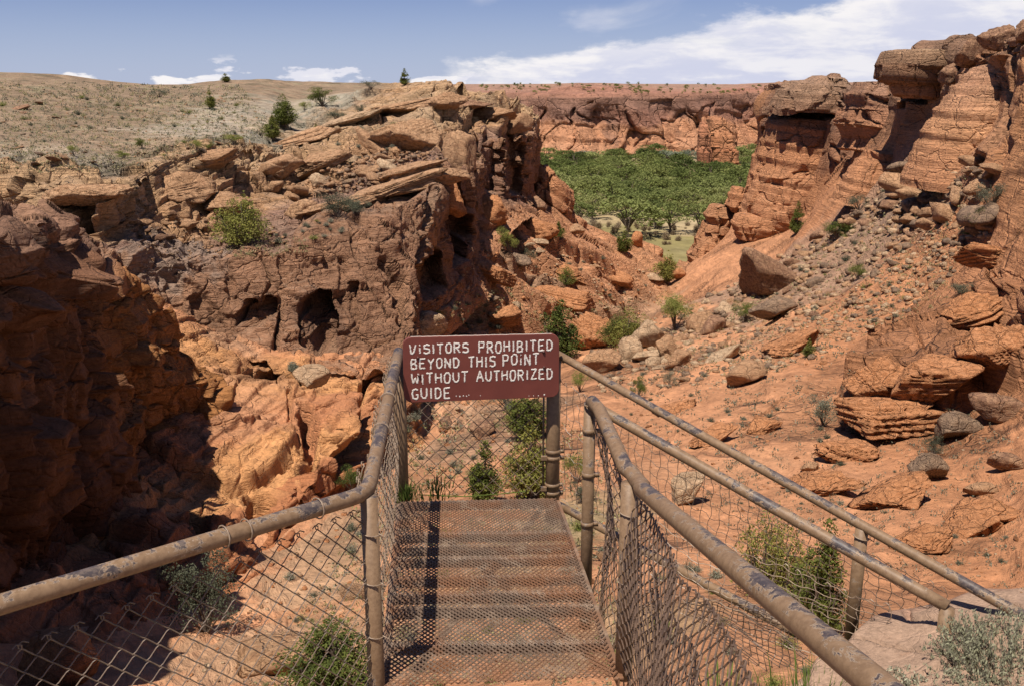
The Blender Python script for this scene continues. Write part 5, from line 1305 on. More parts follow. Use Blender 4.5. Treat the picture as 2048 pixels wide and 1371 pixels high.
outcrop('layered_rock', [(300,1735,1800),(330,1705,1835),(370,1680,1850),(405,1660,1860)], ((1760,340),(1740,360),(1800,350)), 4, 'orange layered rock left of the pale face, above the talus', 'rock', seed=24, h=(.9, .3), amp=.35, blk=5, na=200)

# scattered boulders: each its own object, grouped where nothing tells them apart
rs = random.Random(11)
def inpoly(x, y, poly):
    c = False; n = len(poly)
    for i in range(n):
        x0, y0 = poly[i]; x1, y1 = poly[(i+1) % n]
        if (y0 > y) != (y1 > y) and x < (x1-x0)*(y-y0)/(y1-y0) + x0: c = not c
    return c
def sample(poly, r=rs):
    xs = [p[0] for p in poly]; ys = [p[1] for p in poly]
    while True:
        x, y = r.uniform(min(xs), max(xs)), r.uniform(min(ys), max(ys))
        if inpoly(x, y, poly): return x, y
def where(x, y, poly):
    xs = [p_[0] for p_ in poly]; ys = [p_[1] for p_ in poly]; fx = (x - min(xs)) / (max(xs) - min(xs)); fy = (y - min(ys)) / (max(ys) - min(ys))
    v = 'upper' if fy < .36 else 'lower' if fy > .66 else 'middle'; h = 'left' if fx < .36 else 'right' if fx > .66 else 'centre'
    return v + ' ' + h
def scatter_boulders(poly, n, lo, hi, mats, label, group, flat=1.0):
    k = 0
    while k < n:
        mt_ = rs.choice(mats); x, y = sample(poly); q = hit(x, y)
        if q is None: k += 1; continue
        p, nn, cd = q; sz = rs.random() ** 2.2; w = (lo + (hi - lo) * sz) * cd / F_PX * .5; lb_ = ('small ' if sz < .12 else 'big ' if sz > .5 else 'middling ') + {'stone_tan': 'tan', 'stone_pale': 'pale cream', 'stone_grey': 'grey brown', 'stone_brown': 'dark brown', 'stone_red': 'orange'}[mt_] + ' ' + label + ', ' + where(x, y, poly)
        o = link('boulder', rock_me(rs.randrange(12), mt_))
        sc = w * rs.uniform(.85, 1.2); o.scale = (sc * rs.uniform(.9, 1.4), sc, sc * rs.uniform(.8, 1.2) * flat)
        o.rotation_euler = (rs.uniform(-.35, .35), rs.uniform(-.35, .35), rs.uniform(0, 6.28))
        o.location = (p[0], p[1], p[2] + w * .18); tag(o, lb_, 'boulder', group); k += 1
TALUS = [(1765,350),(1850,305),(1990,320),(2000,400),(1960,470),(1880,450),(1840,480),(1770,430)]
scatter_boulders(TALUS, 42, 30, 86, ['stone_tan','stone_tan','stone_grey'], 'block in the jumbled rockfall high on the right', 'blocks of the high rockfall')
scatter_boulders([(1480,590),(1600,480),(1760,400),(1880,440),(1830,560),(1700,610),(1560,650)], 62, 10, 44, ['stone_tan','stone_grey','stone_brown'], 'stone on the middle of the right talus', 'stones on the right talus')
scatter_boulders([(1180,700),(1340,620),(1480,600),(1500,690),(1400,760),(1250,760)], 36, 10, 36, ['stone_tan','stone_pale','stone_brown'], 'stone near the cream block pile', 'stones near the cream block pile')
scatter_boulders([(1300,780),(1650,700),(1800,860),(2040,880),(2040,1160),(1600,1150),(1250,900)], 16, 7, 18, ['stone_tan','stone_red'], 'stone behind the walkway rails', 'small stones on the orange slope')
scatter_boulders([(540,330),(700,300),(880,330),(760,380),(600,400),(530,390)], 50, 12, 46, ['stone_tan','stone_pale','stone_tan'], 'block in the rubble of the left ledges', 'rubble blocks on the left ledges')
scatter_boulders([(300,430),(520,410),(510,460),(330,480),(260,470)], 22, 12, 40, ['stone_tan','stone_brown'], 'fallen block under the left ledge cliff', 'blocks under the left ledge cliff')
scatter_boulders([(880,580),(1000,500),(1120,470),(1330,560),(1250,640),(1100,620),(950,660)], 24, 8, 26, ['stone_red','stone_tan','stone_pale'], 'rock on the red ridge slope above the sign', 'rocks on the centre red slope')
scatter_boulders([(810,810),(1090,800),(1090,980),(820,990)], 16, 10, 28, ['stone_tan','stone_brown','stone_red'], 'stone seen through the gate mesh', 'stones behind the gate')
scatter_boulders([(560,1140),(710,1060),(1240,1060),(1240,1371),(400,1371)], 24, 16, 60, ['stone_tan','stone_red','stone_pale'], 'stone in the gully below the landing', 'stones below the landing')
scatter_boulders([(0,200),(300,200),(480,300),(250,330),(0,330)], 34, 8, 34, ['stone_grey','stone_brown','stone_tan'], 'flat stone on the grey left hill', 'stones on the grey hill', .4)
# loose gravel too small to count
def gravel(name, spec, label, mats=('stone_tan', 'stone_red', 'stone_pale')):
    v0, f0 = ICO[1]
    r = np.random.RandomState(5); 
    for mi, mt in enumerate(mats):
        Vs, Fs, n = [], [], 0
        for poly, cnt, lo, hi in spec:
            for _ in range(cnt // len(mats)):
                x, y = sample(poly); q = hit(x, y)
                if q is None: continue
                p, nn, cd = q; w = (lo + (hi - lo) * r.rand() ** 3.5) * cd / F_PX * .5
                vv = v0 * (1 + .35 * r.uniform(-1, 1, (len(v0), 1))) * np.array([r.uniform(.8, 1.5), r.uniform(.8, 1.3), r.uniform(.5, .9)]) * w
                a = r.uniform(0, 6.28); c_, s_ = math.cos(a), math.sin(a); vv = np.stack([vv[:, 0]*c_ - vv[:, 1]*s_, vv[:, 0]*s_ + vv[:, 1]*c_, vv[:, 2]], -1)
                Vs.append(vv + p + np.array([0, 0, w * .2])); Fs.append(f0 + n); n += len(v0)
        o = link(name, mesh_np(name, np.concatenate(Vs), np.concatenate(Fs), M[mt])); tag(o, label[mi], 'gravel', kind='stuff')
gravel('gravel', [([(1180,700),(1480,560),(1760,380),(1960,320),(1980,480),(1800,640),(1500,760),(1200,780)], 3600, 3, 20)],
       ['loose tan rubble down the middle of the right slope', 'loose grey brown rubble down the middle of the right slope', 'loose pale rubble down the middle of the right slope'], ('stone_tan', 'stone_grey', 'stone_pale'))
gravel('gravel', [([(1300,780),(1700,650),(2048,860),(2048,1190),(1500,1100),(1200,900)], 1300, 2, 7),
                  ([(820,620),(1000,480),(1380,560),(1250,660)], 900, 2, 9), ([(810,800),(1100,780),(1250,950),(1200,1371),(350,1371),(600,1080),(800,930)], 1800, 3, 13)],
       ['loose tan gravel over the red slopes', 'loose red gravel over the red slopes', 'loose pale gravel over the red slopes'])
gravel('gravel', [([(560,350),(760,300),(900,300),(880,350),(600,400)], 900, 3, 12), ([(250,450),(520,420),(600,500),(300,520)], 500, 3, 10), ([(0,170),(500,180),(560,260),(250,340),(0,340)], 1000, 1.5, 6)],
       ['loose tan gravel on the ledges and left hill', 'loose grey gravel on the ledges and left hill'], ('stone_tan', 'stone_grey'))
# ================================================================ plants
def leaf_mat(name, a, b, c, trans=.25):
    m = bpy.data.materials.new(name); m.use_nodes = True
    for n in list(m.node_tree.nodes): m.node_tree.nodes.remove(n)
    k = NT(m.node_tree); oi = k.n('ShaderNodeObjectInfo'); pos = k.n('ShaderNodeTexCoord').outputs['Object']
    at = k.n('ShaderNodeAttribute', attribute_name='pig').outputs['Fac']
    n = k.noise(pos, 3.5, 3, .6)
    v = k.math('ADD', k.math('ADD', k.math('MULTIPLY', at, .8), k.math('MULTIPLY', n, .3)), k.math('MULTIPLY', k.math('SUBTRACT', oi.outputs['Random'], .47), .75))
    c1 = k.mix(k.ss(v, .15, .6), a, b); c2 = k.mix(k.ss(v, .6, 1.0), c1, c)
    d = k.n('ShaderNodeBsdfDiffuse', i_Color=c2); t = k.n('ShaderNodeBsdfTranslucent', i_Color=c2)
    mx = k.n('ShaderNodeMixShader', i_0=trans); k.link(d.outputs[0], mx.inputs[1]); k.link(t.outputs[0], mx.inputs[2])
    o = k.n('ShaderNodeOutputMaterial'); k.link(mx.outputs[0], o.inputs[0]); return m
M['juniper'] = leaf_mat('juniper leaf', (.055, .075, .024), (.13, .145, .036), (.24, .225, .06))
M['bush'] = leaf_mat('green bush leaf', (.065, .085, .026), (.14, .16, .04), (.25, .255, .07))
M['sage'] = leaf_mat('sage leaf', (.13, .13, .085), (.21, .20, .14), (.30, .29, .21))
M['darksage'] = leaf_mat('grey green brush leaf', (.075, .08, .05), (.13, .135, .09), (.20, .19, .13))
M['grass'] = leaf_mat('dry grass', (.16, .15, .06), (.27, .25, .11), (.38, .34, .18))
M['cotton'] = leaf_mat('cottonwood leaf', (.068, .088, .029), (.14, .165, .049), (.225, .24, .078), .3)
M['cotton2'] = leaf_mat('light cottonwood leaf', (.13, .155, .052), (.22, .245, .08), (.31, .32, .12), .3)
M['olive'] = leaf_mat('silver olive leaf', (.13, .15, .10), (.20, .22, .15), (.27, .29, .20), .2)
M['dry'] = leaf_mat('bare twig brush', (.17, .12, .07), (.24, .17, .10), (.30, .22, .14), .1)
M['bark'] = simple('bark', (.16, .12, .09), (.10, .075, .055), 6, .9, 0, .6)
M['stem'] = simple('grey stem', (.24, .20, .15), (.17, .13, .10), 20, .9, 0, .3)
def leaves(C, s, r, up=0., asp=2.2, shade=None):
    """one small quad per centre C (n,3), size s (n), mostly random orientation"""
    n = len(C); a = r.normal(size=(n, 3)); a[:, 2] += up * 2.5; a /= np.linalg.norm(a, axis=1, keepdims=True)
    b = np.cross(a, r.normal(size=(n, 3))); b /= np.linalg.norm(b, axis=1, keepdims=True) + 1e-9
    s = np.broadcast_to(s, (n,))[:, None]
    V = np.stack([C - a * s * asp / 2, C + b * s * .5, C + a * s * asp / 2, C - b * s * .5], 1).reshape(-1, 3)
    F = np.arange(4 * n).reshape(n, 4); col = np.repeat(shade if shade is not None else r.rand(n), 4)
    return V, F, np.stack([col] * 3, -1)
def pack(name, parts, mat):
    Vs, Fs, Cs, n = [], [], [], 0
    for V, F, c in parts: Vs.append(V); Fs.append(F + n); Cs.append(c); n += len(V)
    return mesh_np(name, np.concatenate(Vs), np.concatenate(Fs), M[mat], np.concatenate(Cs))
def juniper_parts(seed, n=3600, wide=.36, plumes=9, leaf=.020):
    """height 1; several flame shaped plumes, densest outside"""
    r = np.random.RandomState(seed); parts = []
    m = MB(); rr = random.Random(seed)
    for i in range(plumes):
        a = r.uniform(0, 6.28); d = r.uniform(.0, .62) * wide if i else 0; hx, hy = math.cos(a) * d, math.sin(a) * d
        H = 1.0 if i == 0 else r.uniform(.55, .95) * (1 - .35 * d / wide); rad = wide * r.uniform(.34, .55)
        k = n // plumes; t = r.beta(1.25, 1.3, k); ang = r.uniform(0, 6.28, k)
        prof = np.sin(np.pi * np.clip(t, 0, 1) ** .62) ** .8 * rad * (1 + .35 * np.sin(t * 23 + ang * 2 + i) * r.rand())
        q = prof * (.35 + .65 * r.rand(k) ** .45)
        C = np.stack([hx * (.4 + .6 * t) + np.cos(ang) * q, hy * (.4 + .6 * t) + np.sin(ang) * q, .05 + t * (H - .07)], -1) + r.normal(size=(k, 3)) * .012
        cl = (vnoise(C * 9 + seed, seed) + 1) / 2
        keep = cl > .34; C = C[keep]; cl = cl[keep]
        parts.append(leaves(C, leaf * r.uniform(.7, 1.4, len(C)), r, .5, 2.0, np.clip(.25 + .6 * cl + .15 * r.rand(len(C)) , 0, 1)))
        m.tube([(hx * .1, hy * .1, -.03), (hx * .6, hy * .6, H * .3), (hx, hy, H * .75)], .012, 5, rads=[.022, .014, .004])
    return parts, m
def bush_parts(seed, n=2600, flat=.7, leaf=.022):
    r = np.random.RandomState(seed); parts = []; m = MB()
    for i in range(12):
        a = r.uniform(0, 6.28); d = r.uniform(.05, .36); c = np.array([math.cos(a) * d, math.sin(a) * d, r.uniform(.35, .78)]); rad = r.uniform(.14, .25)
        k = n // 12; u = r.normal(size=(k, 3)); u /= np.linalg.norm(u, axis=1, keepdims=True); C = c + u * (rad * r.rand(k) ** .4)[:, None]
        C[:, 2] = np.maximum(C[:, 2], .02); cl = (vnoise(C * 8 + seed, seed) + 1) / 2; kk = cl > .36; C = C[kk]; cl = cl[kk]
        parts.append(leaves(C, leaf * r.uniform(.7, 1.5, len(C)), r, .2, 1.8, np.clip(.2 + .6 * cl + .2 * r.rand(len(C)), 0, 1)))
        m.tube([(0, 0, -.03), tuple(c * .5), tuple(c)], .01, 4, rads=[.018, .010, .004])
    return parts, m
def sage_parts(seed, n=420, H=1.0, spread=.75):
    """round brush of thin shoots"""
    r = np.random.RandomState(seed); a = r.uniform(0, 6.28, n); e = np.arccos(r.uniform(.05, 1, n)); L = H * r.uniform(.6, 1, n)
    d = np.stack([np.sin(e) * np.cos(a) * spread, np.sin(e) * np.sin(a) * spread, np.cos(e) * .8 + .2], -1)
    parts = []
    for k in range(5):
        C = d * (L * (.25 + .18 * k))[:, None] + r.normal(size=(n, 3)) * .03; parts.append(leaves(C, .05 * np.ones(n), r, .5, 2.4, np.clip(.15 + .18 * k + .2 * r.rand(n), 0, 1)))
    m = MB()
    for i in range(0, n, 3): m.tube([(0, 0, -.02), tuple(d[i] * L[i] * .5 + np.array([0, 0, .03])), tuple(d[i] * L[i] * .95)], .01, 3, False, rads=[.018, .01, .004])
    V = np.array(m.v); parts.append((V, np.array(m.f), np.full((len(V), 3), .1)))
    return parts
PROTO = {}; PEXT = {}
def proto(kind):
    if kind in PROTO: return PROTO[kind]
    base, idx = kind.rsplit('_', 1); idx = int(idx)
    if base == 'juniper': p, m = juniper_parts(idx, 8600, .34, 10, .0125); mats = 'juniper'
    elif base == 'cone': p, m = juniper_parts(40 + idx, 7000, .22, 6, .013); mats = 'juniper'
    elif base == 'bush': p, m = bush_parts(idx, 7600, .7, .0125); mats = 'bush'
    elif base == 'jbush': p, m = juniper_parts(60 + idx, 8600, .55, 15, .013); mats = 'juniper'
    elif base == 'greybush': p, m = bush_parts(20 + idx, 6200, .7, .013); mats = 'darksage'
    me = pack(base + '_crown', p, mats)
    tm = bpy.data.meshes.new(base + '_stem'); tm.from_pydata(m.v, [], m.f); tm.materials.append(M['bark'])
    vv = np.concatenate([q[0] for q in p]); lo = np.percentile(vv, 3, axis=0); hi = np.percentile(vv, 97, axis=0)
    PEXT[kind] = (max(hi[0] - lo[0], hi[1] - lo[1]), hi[2])
    PROTO[kind] = (me, tm); return PROTO[kind]
def plant(kind, name, px, py, w, h, label, cat, group=None, rz=None, r=rs):
    q = hit(px, py)
    if q is None: return
    p, nn, cd = q; me, tm = proto(kind); H = h * cd / F_PX * 1.06 / PEXT[kind][1]
    sx = w * cd / F_PX * 1.05 / PEXT[kind][0]
    o = empty(name, (p[0], p[1], p[2]), label, cat, group, r.uniform(0, 6.28) if rz is None else rz); o.scale = (sx, sx, H)
    for nm, mm in (('crown', me), ('trunk' if 'juniper' in kind or 'cone' in kind else 'stem', tm)):
        c = bpy.data.objects.new(nm, mm); COL.objects.link(c); c.parent = o
    return o
PL = [
 ('jbush_1','juniper',490,486,84,78,'rounded green juniper bush alone on the bare bench above the brown wall'),
 ('greybush_1','shrub',676,430,62,42,'grey green shrub on the brow of the brown wall, nearer the prow'),
 ('greybush_2','shrub',712,430,50,34,'smaller grey shrub touching the one on the brow of the brown wall'),
 ('juniper_1','juniper',570,254,42,44,'double topped juniper where the grey hill meets the tan ledges'),
 ('cone_1','juniper',545,274,30,38,'small cone shaped juniper left of the double topped one'),
 ('bush_1','juniper',644,208,46,32,'dark rounded bush at the top of the tan ledges'),
 ('bush_2','shrub',609,216,20,16,'small yellow green bush between the two darker junipers'),
 ('cone_2','juniper',420,215,15,30,'single upright juniper out on the grey hill'),
 ('cone_3','juniper',807,166,18,26,'small pointed tree standing on the skyline above the ledges'),
 ('juniper_2','juniper',1122,716,62,94,'tall dark upright juniper directly right of and behind the sign'),
 ('bush_3','shrub',1222,690,52,58,'dark green bush at the left end of the green row above the cream blocks'),
 ('jbush_2','juniper',1255,690,72,58,'wide olive green juniper above the cream blocks'),
 ('bush_4','shrub',1350,655,66,62,'round bright green bush at the top of the cream block pile'),
 ('juniper_3','juniper',1333,562,36,46,'dark pointed juniper at the mouth of the gully'),
 ('cone_4','juniper',1250,505,24,36,'little dark juniper on the ridge before the meadow'),
 ('bush_5','shrub',1020,505,34,44,'green bush on the red slope right of the cliff prow'),
 ('bush_6','shrub',1100,484,32,24,'low green bush right of the cream slabs'),
 ('cone_5','shrub',1121,482,18,28,'upright green shrub at the end of the cream slabs'),
 ('greybush_3','shrub',1052,532,34,28,'grey bush beside the dark grey slab on the red slope'),
 ('jbush_3','shrub',1133,572,28,32,'lone green shrub in the middle of the red slope'),
 ('cone_6','juniper',971,1003,48,108,'pointed yellow green juniper right behind the gate mesh'),
 ('juniper_4','juniper',1062,992,84,120,'largest green juniper behind the gate, left of the right post'),
 ('juniper_5','juniper',1064,872,66,74,'juniper just under the right half of the sign'),
 ('greybush_4','shrub',1015,815,64,34,'dark bush half hidden by the lower edge of the sign'),
 ('bush_7','shrub',705,980,52,50,'bright green round bush at the foot of the red shelf, left of the rail'),
 ('bush_8','shrub',1672,476,52,32,'bright yellow green bush on the upper right talus'),
 ('greybush_5','shrub',1646,846,54,54,'grey green ball shaped bush on the lower right slope'),
 ('jbush_4','juniper',1535,1185,130,140,'big dark juniper behind the walkway wire mesh'),
 ('juniper_6','juniper',1640,1262,88,190,'tall yellow green juniper right of the big dark one, behind the walkway mesh'),
 ('bush_9','shrub',1275,792,26,38,'small green shrub above the walkway rail, on the orange slope'),
 ('bush_10','shrub',1162,778,32,36,'small green shrub between the sign and the far rail'),
 ('greybush_6','shrub',1336,768,24,28,'grey shrub beside brown stones on the orange slope'),
 ('bush_11','shrub',1965,462,62,44,'green bush at the right edge below the rockfall'),
 ('greybush_7','shrub',1982,424,52,52,'tall grey bush under the rockfall near the right edge'),
 ('greybush_8','shrub',1716,422,40,30,'green grey shrub above the bright one on the talus'),
 ('cone_7','juniper',1592,462,24,52,'thin juniper at the base of the big buttress'),
 ('cone_8','shrub',1614,708,18,26,'small dark green shrub in the open lower talus'),
 ('bush_12','shrub',1157,962,46,54,'dark green bush between the two right posts'),
 ('greybush_9','shrub',1165,1000,44,34,'grey brush at the foot of the short post'),
 ('jbush_5','juniper',668,1375,150,120,'bright green juniper behind the chain link beside the left corner post'),
 ('greybush_17','shrub',415,1260,120,140,'pale green leafy bush half in shadow behind the left fence'),
 ('bush_13','shrub',284,293,20,18,'small dark shrub on the lower grey hill'),
 ('bush_14','shrub',392,297,22,20,'first of two small green shrubs at the hill foot above the ledge'),
 ('bush_15','shrub',415,298,16,14,'smaller of two green shrubs at the hill foot above the ledge'),
 ('bush_16','shrub',152,309,20,18,'green shrub on the hill beside pale flat stones'),
 ('bush_17','shrub',245,313,24,14,'yellow green tuft on the hill foot right of the pale stones'),
 ('bush_18','shrub',467,287,32,16,'low spreading bush at the bottom of the greenish clay slope'),
 ('greybush_10','shrub',676,235,44,16,'low grey brush on the tan ledges below the dark bush'),
 ('greybush_11','shrub',716,232,20,20,'grey shrub in the notch of the upper ledges'),
 ('greybush_12','shrub',741,178,32,14,'dark brush on the top edge of the ledges'),
 ('cone_9','shrub',631,265,10,16,'tiny dark shrub on the tan slope above the rubble'),
 ('greybush_13','shrub',1920,592,36,26,'grey bush on the smooth orange bench at the right'),
 ('greybush_14','shrub',1868,905,36,36,'dry grey bush beside the grey rounded boulder'),
 ('bush_19','shrub',1090,1060,1,1,''),
 ('greybush_15','shrub',455,712,1,1,''),
 ('bush_20','shrub',880,650,26,26,'sage green bush on the sandy slope left above the sign'),
 ('greybush_16','shrub',318,190,30,14,'dark low brush on the upper part of the grey hill'),
 ('cone_10','juniper',452,160,14,14,'dark little tree on the ridge of the grey hill'),
 ('bush_21','shrub',1720,335,16,26,'small dark shrub in the gap of the right wall'),
 ('bush_22','shrub',1490,640,40,34,'green brown bush among boulders below the largest one'),
 ('bush_23','shrub',1710,560,30,28,'green shrub in the middle of the grey talus'),
]
for kd, nm, px, py, w, h, lb in PL:
    if w > 3: plant(kd.rsplit('_', 1)[0] + '_' + str(int(kd.rsplit('_', 1)[1]) % 4), nm, px, py, w, h, lb, nm)
# small sagebrush and grass clumps
SAGE = [pack('sagebrush', sage_parts(s_, 150), mt) for s_, mt in ((1, 'sage'), (2, 'sage'), (3, 'darksage'), (4, 'darksage'))]
TUFT = [pack('sagebrush', sage_parts(s_, 120, 1.0, .9), mt) for s_, mt in ((5, 'grass'), (6, 'bush'))]
o = link('sagebrush', pack('sagebrush', sage_parts(9, 700), 'sage')); q = hit(589, 742); o.location = tuple(q[0]); s_ = 17 * q[2] / F_PX; o.scale = (s_ * 1.1, s_ * 1.1, s_ * 1.5); tag(o, 'round pale sage clump on the red shelf, left of the pale flat boulder', 'sagebrush')
def scatter_sage(poly, n, lo, hi, kinds, label, group, cat='sagebrush'):
    for _ in range(n):
        x, y = sample(poly); q = hit(x, y)
        if q is None: continue
        p, nn, cd = q
        kd_ = rs.choice(kinds); o = link(cat.replace(' ', '_'), kd_); lbl = {0: 'pale ', 1: 'bushy pale ', 2: 'dull ', 3: 'dark dull ', 4: 'straw coloured ', 5: 'bright green '}[(SAGE + TUFT).index(kd_)] + label + ', ' + where(x, y, poly); s_ = rs.uniform(lo, hi) * cd / F_PX * .62; o.scale = (s_ * rs.uniform(.9, 1.3), s_, s_ * rs.uniform(.7, 1.1))
        o.location = tuple(p); o.rotation_euler = (0, 0, rs.uniform(0, 6.28)); tag(o, lbl, cat, group)
scatter_sage([(1180,760),(1480,680),(1700,560),(1850,640),(1620,800),(2040,1000),(2040,1150),(1500,1050)], 55, 10, 22, SAGE, 'low brush on the orange right slope', 'brush on the orange slope')
scatter_sage([(1480,600),(1750,380),(1950,350),(1980,520),(1820,620),(1560,680)], 48, 10, 26, SAGE + TUFT[1:], 'brush among the right talus stones', 'brush on the right talus')
scatter_sage([(880,660),(900,600),(1000,620),(1000,660)], 14, 12, 24, SAGE, 'sage clump on the sandy slope left above the sign', 'sage left above the sign')
scatter_sage([(1000,500),(1130,480),(1330,580),(1200,620)], 18, 8, 17, SAGE, 'small brush on the red ridge slope', 'brush on the red ridge')
scatter_sage([(810,800),(1100,800),(1090,980),(820,980)], 26, 16, 36, SAGE + TUFT[:1], 'sage clump seen through the gate mesh', 'sage behind the gate')
scatter_sage([(560,1130),(720,1040),(720,1371),(500,1371)], 20, 16, 38, SAGE + TUFT[:1], 'sage clump behind the left chain link', 'sage behind the left fence')
scatter_sage([(820,1050),(1200,1050),(1240,1371),(800,1371)], 30, 24, 64, TUFT + SAGE[:1], 'clump of plants under the metal landing', 'plants under the landing')
scatter_sage([(1270,1050),(1560,1200),(1660,1371),(1280,1371)], 16, 22, 56, TUFT + SAGE[:2], 'clump of plants under the walkway', 'plants under the walkway')
scatter_sage([(0,180),(450,190),(560,260),(200,340),(0,340)], 40, 8, 20, SAGE[2:] + TUFT, 'low tuft on the grey left hill', 'tufts on the grey hill')
scatter_sage([(520,500),(700,470),(640,420),(500,470)], 16, 9, 24, SAGE + TUFT[1:], 'low tuft on the bench above the brown wall', 'tufts on the bench')
scatter_sage([(560,320),(640,230),(860,190),(860,320)], 16, 8, 18, SAGE + TUFT[1:], 'little shrub in the cracks of the tan ledges', 'shrubs on the tan ledges')
# fine ground cover
def cover(name, spec, mat, label):
    r = np.random.RandomState(8); parts = []
    for poly, cnt, lo, hi in spec:
        for _ in range(cnt):
            x, y = sample(poly); q = hit(x, y)
            if q is None: continue
            p, nn, cd = q; s_ = r.uniform(lo, hi) * cd / F_PX; k = 9
            C = p + np.stack([r.normal(size=k) * s_ * .4, r.normal(size=k) * s_ * .4, np.abs(r.normal(size=k)) * s_ * .35], -1)
            parts.append(leaves(C, s_ * .22 * np.ones(k), r, .6, 2.2))
    o = link(name, pack(name, parts, mat)); tag(o, label, 'ground cover', kind='stuff')
cover('grass', [([(0,160),(480,170),(560,270),(200,345),(0,345)], 1500, 3, 8), ([(1200,720),(1500,580),(1760,400),(1960,340),(1900,600),(1500,760)], 900, 4, 10), ([(830,640),(1000,560),(1300,600),(1200,660)], 300, 4, 9),
                ([(810,800),(1100,780),(1240,1000),(1240,1371),(500,1371),(700,1050)], 1000, 6, 16), ([(430,480),(640,470),(620,510),(480,520)], 150, 4, 9)], 'grass', 'thin dry grass over slopes and hill')
cover('low_brush', [([(1200,760),(1600,640),(2040,880),(2040,1180),(1500,1100)], 1100, 5, 14), ([(0,160),(480,170),(560,270),(200,345),(0,345)], 1500, 3, 9), ([(810,800),(1100,780),(1240,1000),(1240,1371),(500,1371),(700,1050)], 500, 6, 18)], 'sage', 'fine grey brush over slopes and hill')

# ---------------------------------------------------------------- cottonwood forest on the valley floor
def cotton_mesh(seed, n=2600, mat='cotton', dome=1.0):
    r = np.random.RandomState(seed); parts = []; m = MB(); rr = random.Random(seed)
    m.tube([(0, 0, -.05), (.01, .01, .14), (.0, .02, .26)], .03, 6, rads=[.034, .026, .022])
    for i in range(24):
        a = r.uniform(0, 6.28); d = .46 * math.sqrt(r.rand()); z = .30 + .58 * (1 - (d / .50) ** 2) ** .6 * (1 if i < 17 else r.uniform(.3, .9))
        c = np.array([math.cos(a) * d, math.sin(a) * d, z]); rad = r.uniform(.09, .15); k = n // 24
        u = r.normal(size=(k, 3)); u /= np.linalg.norm(u, axis=1, keepdims=True); C = c + u * (rad * r.rand(k) ** .38)[:, None] * np.array([1.15, 1.15, .8])
        cl = (vnoise(C * 11 + seed, seed) + 1) / 2; kk = cl > .28; C = C[kk]; cl = cl[kk]
        parts.append(leaves(C, .030 * r.uniform(.6, 1.4, len(C)), r, .1, 1.5, np.clip(.15 + .6 * cl + .25 * r.rand(len(C)), 0, 1)))
        if i < 9:
            m.tube([(0, .02, .2), tuple(c * np.array([.35, .35, .6]) + np.array([0, 0, .1])), tuple(c)], .01, 4, rads=[.018, .011, .003])
    tm = bpy.data.meshes.new('trunk'); tm.from_pydata(m.v, [], m.f); tm.materials.append(M['bark'])
    return pack('cottonwood_crown', parts, mat), tm
CT = [cotton_mesh(s_, 2600, mt) for s_, mt in ((1, 'cotton'), (2, 'cotton'), (3, 'cotton'), (4, 'cotton2'), (5, 'cotton2'), (6, 'olive'))]
def ctree(x, y, H, W, k, label, group=None, name='cottonwood_tree'):
    o = empty(name, (x, y, -41.3), label, 'tree', group, rs.uniform(0, 6.28)); o.scale = (W, W, H)
    for nm, mm in (('crown', CT[k][0]), ('trunk', CT[k][1])):
        c = bpy.data.objects.new(nm, mm); COL.objects.link(c); c.parent = o
placed = []
def fplace(px, py, hpx, wpx, k, label, group=None):
    p = PZ(px, py, -41.2); cd = p[1] * CP - p[2] * SP; ctree(p[0], p[1], hpx * cd / F_PX, wpx * cd / F_PX, k, label, group); placed.append((p[0], p[1]))
for a in ((1255,474,84,135,3,'broad bright green cottonwood standing in front at the meadow edge'),
          (1340,468,66,92,4,'light green cottonwood right of the broad front one'), (1400,470,70,100,3,'front cottonwood farthest right, over dark shade'),
          (1310,456,60,80,4,'pale cottonwood with a dark trunk behind the two front ones'), (1185,438,52,70,4,'small thin cottonwood left of the broad front one'),
          (1160,448,48,60,3,'leftmost front cottonwood beside the red slab'), (1372,432,60,80,4,'cottonwood behind and between the right front trees'),
          (1225,420,62,90,4,'rounded pale cottonwood just behind the broad front one'), (1428,440,54,70,3,'cottonwood close to the orange fin'),
          (1180,398,50,120,4,'wide yellow green cottonwood in the left middle of the grove'), (1445,352,36,44,1,'round dark green tree alone on sand left of the buttress'),
          (1375,332,34,60,5,'silvery olive tree at the foot of the far spire'), (1170,330,30,60,5,'grey green tree at the back of the grove, left')):
    fplace(*a)
k = 0; tries = 0
